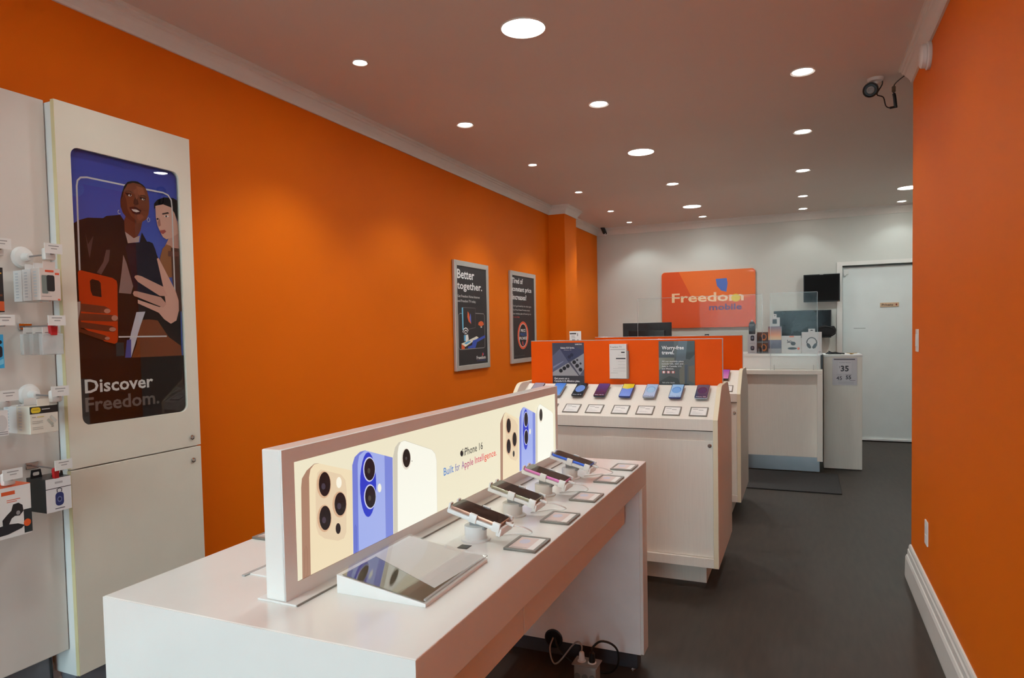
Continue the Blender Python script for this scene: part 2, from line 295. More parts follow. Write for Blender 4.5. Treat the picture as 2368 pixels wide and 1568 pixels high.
# ------------------------------------------------------------------ artwork printed on posters and lightbox
POSTER_CABINET=[
('G',(52,58,140),(66,92,180)),
('P',(40,27,27),[(-0.0062,0.2567),(0.4674,0.2438),(0.4712,0.4441),(0.4307,0.5218),(0.3502,0.7177),(0.3251,0.7239),(0.3018,0.7612),(0.2899,0.7177),(0.2389,0.7119),(0.2336,0.7526),(0.2263,0.7971),(0.2109,0.8177),(0.1533,0.8048),(0.1395,0.7944),(0.0786,0.7872),(0.0444,0.7733),(0.0115,0.7505)]),
('L',(215,212,215),[(0.039,0.5859),(0.042,0.8982),(0.0463,0.9192),(0.058,0.932),(0.0813,0.9375),(0.2375,0.9373)],0.0065),
('P',(118,60,44),[(0.2264,0.7993),(0.2267,0.756),(0.2517,0.7309),(0.2758,0.7306),(0.2973,0.7695),(0.3064,0.8063),(0.2369,0.8224)]),
('P',(130,70,48),[(0.2327,0.9342),(0.222,0.9064),(0.2135,0.8748),(0.2147,0.8492),(0.2207,0.8286),(0.2364,0.8115),(0.255,0.8012),(0.2788,0.7935),(0.2986,0.7985),(0.3243,0.8155),(0.3354,0.8373),(0.341,0.8695),(0.3411,0.9054),(0.3324,0.9352),(0.3158,0.9543),(0.2916,0.9629),(0.2672,0.9603),(0.2477,0.9522)]),
('P',(40,28,26),[(0.2327,0.9342),(0.222,0.9064),(0.2135,0.8748),(0.2133,0.8404),(0.2185,0.8713),(0.2309,0.9166),(0.2473,0.9434),(0.2717,0.9538),(0.301,0.9537),(0.3278,0.9432),(0.3158,0.9543),(0.2916,0.9629),(0.2672,0.9603),(0.2477,0.9522)]),
('P',(105,52,38),[(0.2147,0.8492),(0.2207,0.8286),(0.2364,0.8115),(0.255,0.8012),(0.2788,0.7935),(0.2793,0.8046),(0.2559,0.8209),(0.2427,0.845),(0.2395,0.8792),(0.2313,0.9037),(0.2135,0.8748)]),
('P',(160,92,64),[(0.2893,0.9141),(0.2988,0.9069),(0.324,0.9158),(0.3152,0.9409),(0.2858,0.9442)]),
('P',(62,30,26),[(0.2451,0.8975),(0.2667,0.8991),(0.26,0.9097),(0.2338,0.9085)]),
('P',(225,215,210),[(0.2628,0.9041),(0.2608,0.9051),(0.2577,0.9053),(0.2543,0.9047),(0.2511,0.9034),(0.2489,0.9016),(0.2481,0.8998),(0.2488,0.8982),(0.2508,0.8972),(0.2539,0.897),(0.2573,0.8976),(0.2605,0.8989),(0.2627,0.9006),(0.2635,0.9025)]),
('P',(35,22,20),[(0.2609,0.9044),(0.26,0.9055),(0.2587,0.9059),(0.2572,0.9056),(0.2558,0.9047),(0.2548,0.9033),(0.2544,0.9017),(0.2546,0.9003),(0.2555,0.8992),(0.2569,0.8988),(0.2584,0.899),(0.2597,0.9),(0.2607,0.9014),(0.2611,0.9029)]),
('P',(62,30,26),[(0.3006,0.894),(0.3229,0.8911),(0.3259,0.9028),(0.2986,0.9025)]),
('P',(225,215,210),[(0.3205,0.898),(0.3186,0.899),(0.3158,0.8992),(0.3127,0.8986),(0.3098,0.8975),(0.3078,0.8959),(0.3071,0.8942),(0.3077,0.8928),(0.3096,0.8919),(0.3123,0.8916),(0.3155,0.8922),(0.3183,0.8933),(0.3203,0.8949),(0.3211,0.8966)]),
('P',(35,22,20),[(0.3194,0.8986),(0.3186,0.8995),(0.3174,0.8999),(0.3161,0.8997),(0.3149,0.8989),(0.314,0.8976),(0.3136,0.8962),(0.3138,0.8949),(0.3146,0.894),(0.3158,0.8936),(0.3171,0.8938),(0.3184,0.8946),(0.3193,0.8958),(0.3196,0.8972)]),
('P',(95,45,34),[(0.2688,0.8702),(0.2822,0.8667),(0.2932,0.8729),(0.2902,0.8812),(0.2839,0.9043),(0.2708,0.8823)]),
('P',(88,36,34),[(0.2637,0.833),(0.2804,0.829),(0.2953,0.8334),(0.3034,0.848),(0.2818,0.8578),(0.2673,0.8585),(0.2502,0.8527)]),
('P',(225,205,200),[(0.2664,0.84),(0.2808,0.8379),(0.2958,0.8437),(0.2814,0.8489),(0.2595,0.8477)]),
('L',(225,215,205),[(0.2062,0.8358),(0.2008,0.8299),(0.2022,0.8215),(0.2111,0.822)],0.0022),
('L',(225,215,205),[(0.3349,0.826),(0.3274,0.8159),(0.3315,0.8062),(0.3403,0.812),(0.3388,0.8234)],0.0022),
('L',(48,26,22),[(0.2364,0.9133),(0.2509,0.9185),(0.266,0.9134)],0.0022),
('L',(48,26,22),[(0.3014,0.9096),(0.3163,0.9109),(0.3296,0.9056)],0.0022),
('P',(150,84,60),[(0.2781,0.9033),(0.2831,0.8866),(0.2913,0.9056),(0.2903,0.9363),(0.2703,0.9238)]),
('P',(150,82,58),[(0.2798,0.8157),(0.2941,0.8067),(0.3146,0.8208),(0.3052,0.8327),(0.2853,0.8297)]),
('P',(185,160,155),[(0.2373,0.7096),(0.2861,0.7195),(0.2913,0.7466),(0.2638,0.7323),(0.2521,0.7396),(0.2266,0.7539)]),
('P',(150,122,118),[(0.2058,0.5983),(0.1896,0.5111),(0.2413,0.509),(0.2524,0.5403),(0.2279,0.6304),(0.2153,0.6618)]),
('P',(105,80,78),[(0.1206,0.5773),(0.1543,0.6326),(0.1608,0.6756),(0.145,0.674),(0.1317,0.6264),(0.1034,0.5844)]),
('P',(92,68,68),[(0.0778,0.6341),(0.0969,0.7229),(0.0739,0.6872),(0.0654,0.7313),(0.0729,0.6666)]),
('P',(85,62,62),[(0.0228,0.6776),(0.0305,0.6501),(0.0264,0.6941),(0.0195,0.7215)]),
('P',(25,20,24),[(0.3786,0.8824),(0.4051,0.889),(0.4423,0.8835),(0.4575,0.8603),(0.478,0.8258),(0.481,0.9155),(0.4551,0.9251),(0.4118,0.9199),(0.3796,0.9052),(0.3632,0.8866),(0.3622,0.8639)]),
('P',(200,150,136),[(0.4106,0.7243),(0.3962,0.6998),(0.478,0.7082),(0.479,0.7884),(0.4531,0.7664),(0.4281,0.7541)]),
('P',(218,168,152),[(0.3683,0.8286),(0.3746,0.7977),(0.3864,0.7719),(0.3987,0.7528),(0.4143,0.7455),(0.4417,0.7557),(0.4757,0.7785),(0.4724,0.825),(0.4603,0.8607),(0.4423,0.8835),(0.4051,0.8899),(0.368,0.8775)]),
('P',(170,115,104),[(0.3752,0.8114),(0.3796,0.7938),(0.3904,0.7999),(0.3866,0.8313)]),
('P',(60,40,36),[(0.4004,0.8461),(0.4329,0.8556),(0.4277,0.8613),(0.398,0.8512)]),
('P',(240,235,232),[(0.4297,0.8458),(0.4268,0.8469),(0.4225,0.847),(0.4177,0.8463),(0.4134,0.8449),(0.4103,0.843),(0.4092,0.841),(0.4102,0.8394),(0.4131,0.8383),(0.4173,0.8382),(0.4221,0.8389),(0.4265,0.8403),(0.4296,0.8422),(0.4307,0.8442)]),
('P',(50,38,36),[(0.4217,0.8447),(0.4206,0.8459),(0.4189,0.8465),(0.417,0.8462),(0.4152,0.8451),(0.414,0.8435),(0.4135,0.8416),(0.4138,0.8399),(0.4149,0.8386),(0.4166,0.8381),(0.4185,0.8383),(0.4203,0.8394),(0.4216,0.841),(0.4221,0.8429)]),
('P',(50,38,36),[(0.3807,0.8276),(0.3793,0.8289),(0.3772,0.8294),(0.3749,0.829),(0.3728,0.8279),(0.3713,0.8263),(0.3707,0.8244),(0.3711,0.8227),(0.3725,0.8215),(0.3745,0.821),(0.3769,0.8213),(0.379,0.8224),(0.3805,0.8241),(0.3811,0.8259)]),
('P',(170,80,76),[(0.3878,0.7685),(0.3993,0.7653),(0.4147,0.7778),(0.4081,0.7848),(0.3841,0.7785)]),
('P',(155,98,62),[(0.3784,0.6569),(0.4068,0.5855),(0.4338,0.5873),(0.4422,0.7092),(0.4346,0.72),(0.4133,0.7246),(0.3938,0.7041),(0.3817,0.6709)]),
('P',(92,52,42),[(0.4343,0.5966),(0.449,0.4437),(0.4768,0.4442),(0.4782,0.7129),(0.4343,0.713)]),
('P',(120,72,58),[(0.419,0.6744),(0.4711,0.6793),(0.472,0.6982),(0.4201,0.6976)]),
('L',(215,212,215),[(0.3275,0.9378),(0.4074,0.9388),(0.4311,0.9325),(0.4453,0.9141),(0.4478,0.8867),(0.4452,0.5271)],0.0065),
('P',(130,66,36),[(0.2562,0.3108),(0.2318,0.2542),(0.4677,0.2509),(0.4643,0.2962),(0.4058,0.335),(0.3562,0.4044),(0.3154,0.4087),(0.2654,0.4038)]),
('P',(205,200,212),[(0.2341,0.3553),(0.2058,0.2576),(0.2295,0.2565),(0.274,0.3772),(0.3008,0.4399),(0.2611,0.437)]),
('P',(72,84,160),[(0.2034,0.2555),(0.2294,0.2543),(0.2329,0.329),(0.2137,0.325)]),
('P',(34,29,46),[(0.2296,0.6653),(0.2524,0.5403),(0.2649,0.4968),(0.374,0.5055),(0.3891,0.5476),(0.3595,0.696),(0.3478,0.7219),(0.3303,0.7267),(0.2411,0.71),(0.2238,0.6929)]),
('P',(222,168,152),[(0.389,0.5453),(0.3989,0.4742),(0.3692,0.4596),(0.2693,0.4872),(0.2687,0.4726),(0.3629,0.4365),(0.3879,0.4093),(0.4192,0.3909),(0.4472,0.4051),(0.4613,0.4477),(0.4622,0.4902),(0.4501,0.5274),(0.42,0.5817),(0.3725,0.6641),(0.364,0.6601)]),
('P',(210,155,140),[(0.253,0.5016),(0.2698,0.497),(0.3849,0.4576),(0.4016,0.4743),(0.3764,0.5011),(0.266,0.5211),(0.2539,0.5206),(0.2486,0.5115)]),
('P',(216,160,144),[(0.2727,0.5591),(0.3714,0.5064),(0.4085,0.5069),(0.389,0.5453),(0.291,0.5824),(0.2739,0.5857),(0.2622,0.5835),(0.258,0.5767)]),
('P',(206,62,18),[(0.0304,0.3818),(0.1219,0.3226),(0.162,0.3123),(0.1723,0.3172),(0.1766,0.33),(0.1841,0.5409),(0.1812,0.5579),(0.1648,0.5676),(0.042,0.5881),(0.0337,0.5863),(0.0292,0.5791)]),
('P',(48,28,26),[(0.0752,0.5143),(0.082,0.4959),(0.1174,0.4911),(0.1156,0.5455),(0.1085,0.5535),(0.0828,0.5581),(0.0739,0.5505)]),
('P',(110,52,38),[(0.0114,0.3585),(0.0308,0.3584),(0.0362,0.4742),(0.0116,0.4733)]),
('P',(126,62,44),[(0.0322,0.4355),(0.1218,0.4293),(0.1452,0.4297),(0.1513,0.4378),(0.1461,0.4489),(0.1277,0.4573),(0.0315,0.4655)]),
('P',(122,60,42),[(0.0307,0.4021),(0.1532,0.3985),(0.1772,0.3999),(0.1825,0.409),(0.1758,0.4202),(0.1497,0.4244),(0.0298,0.4291)]),
('P',(116,56,40),[(0.0295,0.3755),(0.1279,0.361),(0.1609,0.3581),(0.1708,0.3661),(0.1688,0.3742),(0.1525,0.3819),(0.0788,0.3907),(0.0305,0.397)]),
('P',(108,52,36),[(0.0159,0.3628),(0.1124,0.3276),(0.1404,0.327),(0.1418,0.3359),(0.1226,0.3464),(0.0165,0.3756)]),
('P',(200,140,122),[(0.1493,0.4434),(0.1457,0.4465),(0.1405,0.4481),(0.1347,0.4479),(0.1293,0.4461),(0.1256,0.4429),(0.1241,0.4391),(0.1252,0.4352),(0.1287,0.4322),(0.1339,0.4306),(0.1397,0.4307),(0.1451,0.4325),(0.1489,0.4357),(0.1504,0.4396)]),
('P',(200,140,122),[(0.1786,0.4173),(0.1751,0.421),(0.1698,0.423),(0.1638,0.423),(0.1583,0.4208),(0.1545,0.417),(0.1529,0.4123),(0.154,0.4077),(0.1575,0.404),(0.1628,0.4019),(0.1688,0.402),(0.1743,0.4041),(0.1782,0.4079),(0.1798,0.4126)]),
('P',(196,136,118),[(0.1687,0.3719),(0.1649,0.3747),(0.1592,0.3763),(0.1528,0.3763),(0.147,0.3748),(0.143,0.372),(0.1414,0.3685),(0.1427,0.365),(0.1465,0.3622),(0.1521,0.3606),(0.1584,0.3605),(0.1643,0.3621),(0.1684,0.3649),(0.17,0.3684)]),
('P',(190,130,112),[(0.1417,0.3366),(0.139,0.3387),(0.1349,0.3399),(0.1303,0.34),(0.1261,0.3389),(0.1232,0.3369),(0.122,0.3345),(0.1229,0.3319),(0.1257,0.3299),(0.1297,0.3287),(0.1343,0.3286),(0.1385,0.3296),(0.1415,0.3316),(0.1426,0.3341)]),
('P',(190,172,166),[(0.0115,0.4075),(0.0218,0.3969),(0.0273,0.4226),(0.0326,0.4441),(0.0339,0.472),(0.0122,0.4691)]),
('L',(215,212,215),[(0.1792,0.3389),(0.3955,0.3385)],0.0055),
('P',(34,20,19),[(-0.0197,-0.0353),(0.489,-0.0848),(0.49,0.2547),(0.2499,0.2551),(-0.006,0.2612)]),
('T', (232, 228, 226), 'Discover', 0.0358, 0.1318, 0.2868, 0.0496),
('T', (120, 110, 106), 'Freedom.', 0.0347, 0.0619, 0.3128, 0.0518),
]
POSTER_TOGETHER=[
('T', (235, 232, 230), 'Better', 0.0742, 0.7647, 0.3091, 0.0741),
('T', (235, 232, 230), 'together.', 0.07, 0.6777, 0.4607, 0.0606),
('T', (190, 186, 184), 'Get Freedom Home Internet', 0.0724, 0.6093, 0.4106, 0.0202),
('T', (190, 186, 184), 'and Freedom TV today.', 0.0734, 0.5699, 0.3318, 0.0202),
('L',(150,148,148),[(0.1439,0.4751),(0.1075,0.4752),(0.0823,0.4626),(0.0724,0.2026),(0.0886,0.1804),(0.1293,0.1784),(0.536,0.1804),(0.5666,0.1882),(0.5699,0.4587),(0.5508,0.4788),(0.3913,0.4806)],0.006),
('P',(110,190,225),[(0.1431,0.3407),(0.1636,0.3371),(0.164,0.5253),(0.1405,0.5248)]),
('L',(120,118,120),[(0.1522,0.5257),(0.3903,0.5238),(0.3821,0.3584),(0.257,0.3449)],0.004),
('P',(225,95,40),[(0.2378,0.4476),(0.2602,0.4096),(0.3053,0.3888),(0.2844,0.4341),(0.2711,0.4758),(0.2463,0.4962)]),
('P',(90,110,200),[(0.2767,0.4341),(0.3054,0.3923),(0.3051,0.4483),(0.2975,0.4818)]),
('P',(225,95,40),[(0.4956,0.3675),(0.5527,0.3835),(0.5388,0.406),(0.498,0.4159),(0.4484,0.4034),(0.4393,0.3819)]),
('P',(240,236,225),[(0.5121,0.3652),(0.5081,0.3675),(0.5022,0.3688),(0.4956,0.3688),(0.4896,0.3675),(0.4854,0.3653),(0.4838,0.3625),(0.4852,0.3597),(0.4891,0.3574),(0.495,0.3561),(0.5016,0.3561),(0.5076,0.3573),(0.5118,0.3596),(0.5135,0.3624)]),
('L',(235,232,230),[(0.148,0.3201),(0.167,0.3474),(0.2047,0.3562),(0.2344,0.3471),(0.2502,0.3296)],0.009),
('L',(235,232,230),[(0.1654,0.3131),(0.1841,0.3315),(0.2082,0.3368),(0.2288,0.3263),(0.2343,0.3159)],0.008),
('L',(235,232,230),[(0.1827,0.304),(0.2027,0.3162),(0.2187,0.3056)],0.008),
('P',(90,170,215),[(0.1694,0.2444),(0.1993,0.2472),(0.2018,0.2969),(0.1675,0.2959)]),
('P',(236,234,228),[(0.1948,0.2473),(0.2065,0.2402),(0.2528,0.2586),(0.2427,0.3005),(0.2018,0.2969)]),
('P',(236,230,210),[(0.1895,0.1992),(0.4418,0.2708),(0.4023,0.2836),(0.1169,0.2251)]),
('P',(90,170,215),[(0.2054,0.2181),(0.2949,0.2417),(0.2522,0.2475),(0.1686,0.2286)]),
('P',(225,95,40),[(0.1177,0.1808),(0.1766,0.1803),(0.1776,0.2009),(0.1197,0.2216)]),
('P',(48,80,180),[(0.2339,0.184),(0.3734,0.1832),(0.4077,0.2321),(0.5706,0.2687),(0.5667,0.2921),(0.4416,0.2651),(0.3294,0.248),(0.3119,0.2097),(0.2346,0.1979)]),
('T', (235, 232, 230), 'Freedom', 0.3926, 0.0847, 0.1805, 0.0285),
('T', (60, 72, 140), 'mobile', 0.3998, 0.0682, 0.1725, 0.01),
('P',(225,70,50),[(0.5159,0.1112),(0.533,0.12),(0.5141,0.1425),(0.503,0.1175)]),
('P',(80,90,190),[(0.5293,0.1128),(0.54,0.127),(0.5258,0.1421)]),
]
POSTER_TIRED=[
('T', (235, 232, 230), 'Tired of', 0.0748, 0.7901, 0.2717, 0.052),
('T', (235, 232, 230), 'constant price', 0.0811, 0.713, 0.492, 0.0465),
('T', (235, 232, 230), 'increases?', 0.081, 0.631, 0.3521, 0.0521),
('T', (180, 178, 176), "Don't get fooled by the other guys.", 0.0776, 0.5607, 0.4879, 0.016),
('T', (180, 178, 176), 'Our Price Freeze Promise means', 0.0797, 0.5223, 0.4425, 0.016),
('T', (180, 178, 176), 'your wireless plan will never go up.', 0.0819, 0.4854, 0.4728, 0.016),
('T', (190, 50, 40), 'Not ever. Really.', 0.0842, 0.4533, 0.1659, 0.0144),
('P',(226,84,46),[(0.468,0.3123),(0.4549,0.3466),(0.4329,0.376),(0.4036,0.3984),(0.3692,0.4123),(0.3321,0.4169),(0.295,0.4119),(0.2602,0.398),(0.2301,0.376),(0.2065,0.3476),(0.191,0.3146),(0.1846,0.2792),(0.1875,0.2437),(0.1996,0.2104),(0.2203,0.1814),(0.2481,0.1587),(0.2814,0.1438),(0.3181,0.1379),(0.3555,0.1414),(0.3913,0.1544),(0.4228,0.176),(0.4477,0.2047),(0.4643,0.2387),(0.4712,0.2754)]),
('P',(235,225,220),[(0.433,0.3069),(0.4233,0.3358),(0.4069,0.3606),(0.385,0.3795),(0.3591,0.3913),(0.331,0.3953),(0.3028,0.3912),(0.2763,0.3795),(0.2533,0.3609),(0.2352,0.3368),(0.2232,0.3088),(0.2181,0.2788),(0.2202,0.2487),(0.2294,0.2204),(0.245,0.1959),(0.2661,0.1767),(0.2914,0.1643),(0.3192,0.1595),(0.3475,0.1627),(0.3746,0.1738),(0.3984,0.1921),(0.4173,0.2164),(0.4299,0.245),(0.4353,0.2759)]),
('P',(26,22,24),[(0.4243,0.3057),(0.4155,0.3333),(0.4005,0.357),(0.3803,0.3752),(0.3565,0.3865),(0.3308,0.3903),(0.3048,0.3864),(0.2804,0.3752),(0.2591,0.3574),(0.2424,0.3343),(0.2313,0.3075),(0.2266,0.2787),(0.2284,0.2498),(0.2368,0.2227),(0.2512,0.1992),(0.2706,0.1809),(0.2939,0.169),(0.3194,0.1644),(0.3455,0.1676),(0.3704,0.1782),(0.3923,0.1958),(0.4097,0.219),(0.4213,0.2464),(0.4263,0.276)]),
('T', (235, 232, 230), 'PRICE', 0.2688, 0.3122, 0.1237, 0.028),
('T', (40, 90, 160), 'FREEZE', 0.2562, 0.2736, 0.1455, 0.028),
('T', (235, 232, 230), 'PROMISE', 0.2331, 0.2349, 0.1887, 0.0279),
('P',(200,70,60),[(0.3093,0.1797),(0.3435,0.1662),(0.3314,0.1874),(0.3181,0.2251),(0.2955,0.2049)]),
('P',(80,80,170),[(0.348,0.1703),(0.3559,0.1951),(0.3396,0.2205)]),
('T', (110, 108, 106), 'Conditions apply. See in store for details.', 0.0896, 0.0727, 0.2754, 0.008),
]
LIGHTBOX_ART=[
('P',(168,128,106),[(0.08,0.0261),(0.0889,0.2476),(0.1153,0.2698),(0.1009,0.2712),(0.077,0.2612),(0.0617,0.2468),(0.0585,0.2284),(0.0534,0.0306)]),
('P',(238,220,184),[(0.2237,0.0293),(0.2304,0.2308),(0.1152,0.2694),(0.1009,0.2699),(0.0886,0.2612),(0.0837,0.2454),(0.0791,0.028)]),
('P',(228,205,172),[(0.1007,0.134),(0.108,0.1139),(0.1269,0.0994),(0.172,0.0808),(0.1932,0.0801),(0.2024,0.092),(0.208,0.1883),(0.2048,0.2133),(0.1895,0.2296),(0.1219,0.2547),(0.1105,0.2497),(0.1053,0.2311),(0.1026,0.2056)]),
('L',(150,110,88),[(0.0644,0.0315),(0.0591,0.0366),(0.0637,0.0961),(0.0676,0.1007),(0.0701,0.0942),(0.0696,0.0427),(0.0644,0.0315)],0.0012),
('P',(212,172,138),[(0.1532,0.2237),(0.1501,0.233),(0.1451,0.2408),(0.1387,0.2465),(0.1315,0.2494),(0.1241,0.2494),(0.1175,0.2464),(0.1121,0.2409),(0.1084,0.2332),(0.1069,0.2242),(0.1075,0.2148),(0.1104,0.2057),(0.1152,0.1979),(0.1215,0.1921),(0.1286,0.1889),(0.136,0.1887),(0.1428,0.1915),(0.1484,0.197),(0.1523,0.2048),(0.1539,0.214)]),
('P',(22,18,22),[(0.1514,0.2241),(0.1489,0.2323),(0.1449,0.2392),(0.1397,0.2441),(0.1338,0.2467),(0.1278,0.2465),(0.1224,0.2438),(0.1179,0.2387),(0.1149,0.2318),(0.1136,0.2238),(0.1141,0.2153),(0.1164,0.2073),(0.1203,0.2004),(0.1254,0.1953),(0.1313,0.1926),(0.1373,0.1926),(0.1428,0.1952),(0.1474,0.2002),(0.1506,0.2072),(0.1519,0.2154)]),
('P',(62,55,68),[(0.1347,0.2173),(0.1329,0.2203),(0.1302,0.2223),(0.1272,0.2229),(0.1244,0.2221),(0.1224,0.22),(0.1216,0.2171),(0.1221,0.2138),(0.1239,0.2109),(0.1265,0.2089),(0.1296,0.2082),(0.1324,0.209),(0.1344,0.2111),(0.1353,0.2141)]),
('P',(212,172,138),[(0.2057,0.1659),(0.2024,0.1752),(0.1971,0.1832),(0.1902,0.1891),(0.1825,0.1923),(0.1747,0.1926),(0.1676,0.19),(0.1618,0.1847),(0.158,0.1773),(0.1564,0.1685),(0.1571,0.1591),(0.1602,0.15),(0.1653,0.1421),(0.172,0.136),(0.1796,0.1326),(0.1875,0.132),(0.1948,0.1344),(0.2007,0.1396),(0.2048,0.1471),(0.2065,0.1562)]),
('P',(22,18,22),[(0.2038,0.1663),(0.2011,0.1745),(0.1968,0.1815),(0.1912,0.1866),(0.185,0.1893),(0.1786,0.1895),(0.1728,0.187),(0.1681,0.1823),(0.1649,0.1756),(0.1635,0.1678),(0.1641,0.1594),(0.1666,0.1514),(0.1708,0.1444),(0.1762,0.1392),(0.1825,0.1363),(0.1889,0.1359),(0.1948,0.1382),(0.1997,0.143),(0.203,0.1497),(0.2044,0.1578)]),
('P',(62,55,68),[(0.186,0.1604),(0.1841,0.1635),(0.1813,0.1656),(0.178,0.1664),(0.175,0.1657),(0.1729,0.1636),(0.172,0.1605),(0.1726,0.1571),(0.1745,0.1541),(0.1773,0.1519),(0.1806,0.1511),(0.1836,0.1518),(0.1857,0.1539),(0.1866,0.1569)]),
('P',(212,172,138),[(0.1511,0.1476),(0.1481,0.1571),(0.1431,0.1652),(0.1367,0.1712),(0.1294,0.1744),(0.1221,0.1747),(0.1154,0.1721),(0.11,0.1667),(0.1064,0.1592),(0.1048,0.1503),(0.1055,0.1408),(0.1084,0.1315),(0.1132,0.1235),(0.1194,0.1174),(0.1266,0.1139),(0.1339,0.1133),(0.1408,0.1158),(0.1464,0.1211),(0.1502,0.1287),(0.1519,0.1378)]),
('P',(22,18,22),[(0.1493,0.1481),(0.1469,0.1564),(0.1429,0.1635),(0.1377,0.1687),(0.1318,0.1715),(0.1258,0.1717),(0.1203,0.1692),(0.1159,0.1643),(0.1129,0.1575),(0.1116,0.1495),(0.1121,0.141),(0.1144,0.1328),(0.1183,0.1257),(0.1234,0.1204),(0.1292,0.1175),(0.1352,0.1171),(0.1408,0.1195),(0.1454,0.1243),(0.1485,0.1312),(0.1499,0.1394)]),
('P',(62,55,68),[(0.1327,0.1421),(0.1309,0.1451),(0.1282,0.1473),(0.1252,0.1481),(0.1224,0.1474),(0.1204,0.1454),(0.1195,0.1424),(0.1201,0.1391),(0.1218,0.1361),(0.1245,0.134),(0.1275,0.1331),(0.1304,0.1338),(0.1324,0.1358),(0.1332,0.1388)]),
('P',(22,18,22),[(0.1815,0.1121),(0.1792,0.1172),(0.1758,0.1205),(0.1719,0.1216),(0.1683,0.1202),(0.1656,0.1165),(0.1645,0.1113),(0.1651,0.1057),(0.1673,0.1006),(0.1707,0.0972),(0.1747,0.0961),(0.1783,0.0975),(0.181,0.1012),(0.1821,0.1064)]),
('P',(250,244,225),[(0.1895,0.2167),(0.1871,0.2218),(0.1835,0.2251),(0.1793,0.2259),(0.1754,0.2242),(0.1726,0.2203),(0.1715,0.2149),(0.1721,0.2092),(0.1745,0.2041),(0.1781,0.2008),(0.1823,0.1999),(0.1862,0.2016),(0.189,0.2055),(0.1902,0.2109)]),
('P',(112,124,210),[(0.2453,0.0315),(0.2522,0.239),(0.257,0.2559),(0.2839,0.2699),(0.2605,0.2696),(0.2402,0.2607),(0.2304,0.2431),(0.2249,0.0318)]),
('P',(160,174,232),[(0.3885,0.0322),(0.3952,0.2317),(0.2809,0.2697),(0.2573,0.2612),(0.2506,0.241),(0.2453,0.0325)]),
('P',(120,134,214),[(0.3562,0.0324),(0.3885,0.0322),(0.3952,0.2317),(0.3597,0.2434)]),
('P',(38,58,196),[(0.3211,0.1985),(0.3187,0.2185),(0.3143,0.236),(0.3081,0.2499),(0.3007,0.2592),(0.2925,0.2633),(0.2841,0.2621),(0.2761,0.2556),(0.2691,0.2444),(0.2634,0.2293),(0.2594,0.2112),(0.2574,0.1914),(0.2575,0.1712),(0.2597,0.1518),(0.2639,0.1345),(0.2698,0.1205),(0.277,0.1107),(0.2851,0.1059),(0.2935,0.1064),(0.3016,0.1123),(0.309,0.1232),(0.3149,0.1385),(0.3191,0.157),(0.3213,0.1775)]),
('P',(205,208,236),[(0.3192,0.2258),(0.3161,0.235),(0.3109,0.2428),(0.3042,0.2484),(0.2967,0.2513),(0.2891,0.2511),(0.2822,0.2481),(0.2766,0.2424),(0.2728,0.2346),(0.2712,0.2256),(0.2719,0.2161),(0.2749,0.207),(0.2799,0.1992),(0.2864,0.1935),(0.2938,0.1904),(0.3015,0.1903),(0.3085,0.1932),(0.3144,0.1989),(0.3183,0.2067),(0.32,0.216)]),
('P',(22,18,30),[(0.3175,0.2251),(0.3147,0.2333),(0.3102,0.2403),(0.3043,0.2453),(0.2977,0.2478),(0.2911,0.2477),(0.285,0.2449),(0.28,0.2398),(0.2767,0.2329),(0.2753,0.2248),(0.2759,0.2163),(0.2785,0.2082),(0.2829,0.2013),(0.2886,0.1962),(0.2952,0.1934),(0.3019,0.1934),(0.3081,0.196),(0.3132,0.201),(0.3167,0.2081),(0.3181,0.2164)]),
('P',(66,64,60),[(0.2988,0.2194),(0.2973,0.222),(0.2949,0.2237),(0.2923,0.2242),(0.2899,0.2234),(0.2881,0.2215),(0.2874,0.2188),(0.2878,0.2158),(0.2894,0.2132),(0.2917,0.2115),(0.2943,0.211),(0.2968,0.2118),(0.2985,0.2137),(0.2993,0.2164)]),
('P',(205,208,236),[(0.3191,0.1576),(0.3159,0.167),(0.3107,0.175),(0.304,0.1809),(0.2965,0.184),(0.2889,0.1841),(0.282,0.1813),(0.2764,0.1758),(0.2726,0.1682),(0.271,0.1592),(0.2717,0.1496),(0.2747,0.1404),(0.2797,0.1324),(0.2862,0.1264),(0.2937,0.1231),(0.3013,0.1227),(0.3084,0.1253),(0.3142,0.1307),(0.3182,0.1385),(0.3198,0.1477)]),
('P',(22,18,30),[(0.3173,0.1569),(0.3146,0.1653),(0.31,0.1725),(0.3042,0.1777),(0.2976,0.1805),(0.2909,0.1806),(0.2848,0.1781),(0.2798,0.1731),(0.2765,0.1663),(0.2751,0.1582),(0.2757,0.1497),(0.2783,0.1414),(0.2827,0.1343),(0.2885,0.129),(0.295,0.126),(0.3017,0.1257),(0.3079,0.1281),(0.3131,0.133),(0.3165,0.1399),(0.318,0.1482)]),
('P',(66,64,60),[(0.2986,0.1519),(0.2971,0.1546),(0.2948,0.1564),(0.2921,0.157),(0.2897,0.1563),(0.2879,0.1544),(0.2872,0.1517),(0.2877,0.1488),(0.2892,0.1461),(0.2915,0.1443),(0.2942,0.1437),(0.2966,0.1443),(0.2984,0.1462),(0.2991,0.1489)]),
('P',(240,238,225),[(0.342,0.1696),(0.3399,0.174),(0.3368,0.1768),(0.3332,0.1776),(0.3298,0.1762),(0.3274,0.1728),(0.3264,0.1682),(0.327,0.1632),(0.329,0.1589),(0.3321,0.156),(0.3357,0.1552),(0.3391,0.1566),(0.3415,0.1599),(0.3426,0.1646)]),
('L',(70,84,170),[(0.2318,0.0357),(0.2299,0.0416),(0.2324,0.0959),(0.2355,0.1004),(0.2374,0.0945),(0.2366,0.0395),(0.2329,0.0336)],0.0012),
('P',(206,200,182),[(0.4095,0.034),(0.4182,0.2462),(0.4378,0.2665),(0.424,0.2667),(0.4064,0.256),(0.3967,0.2345),(0.3899,0.0338)]),
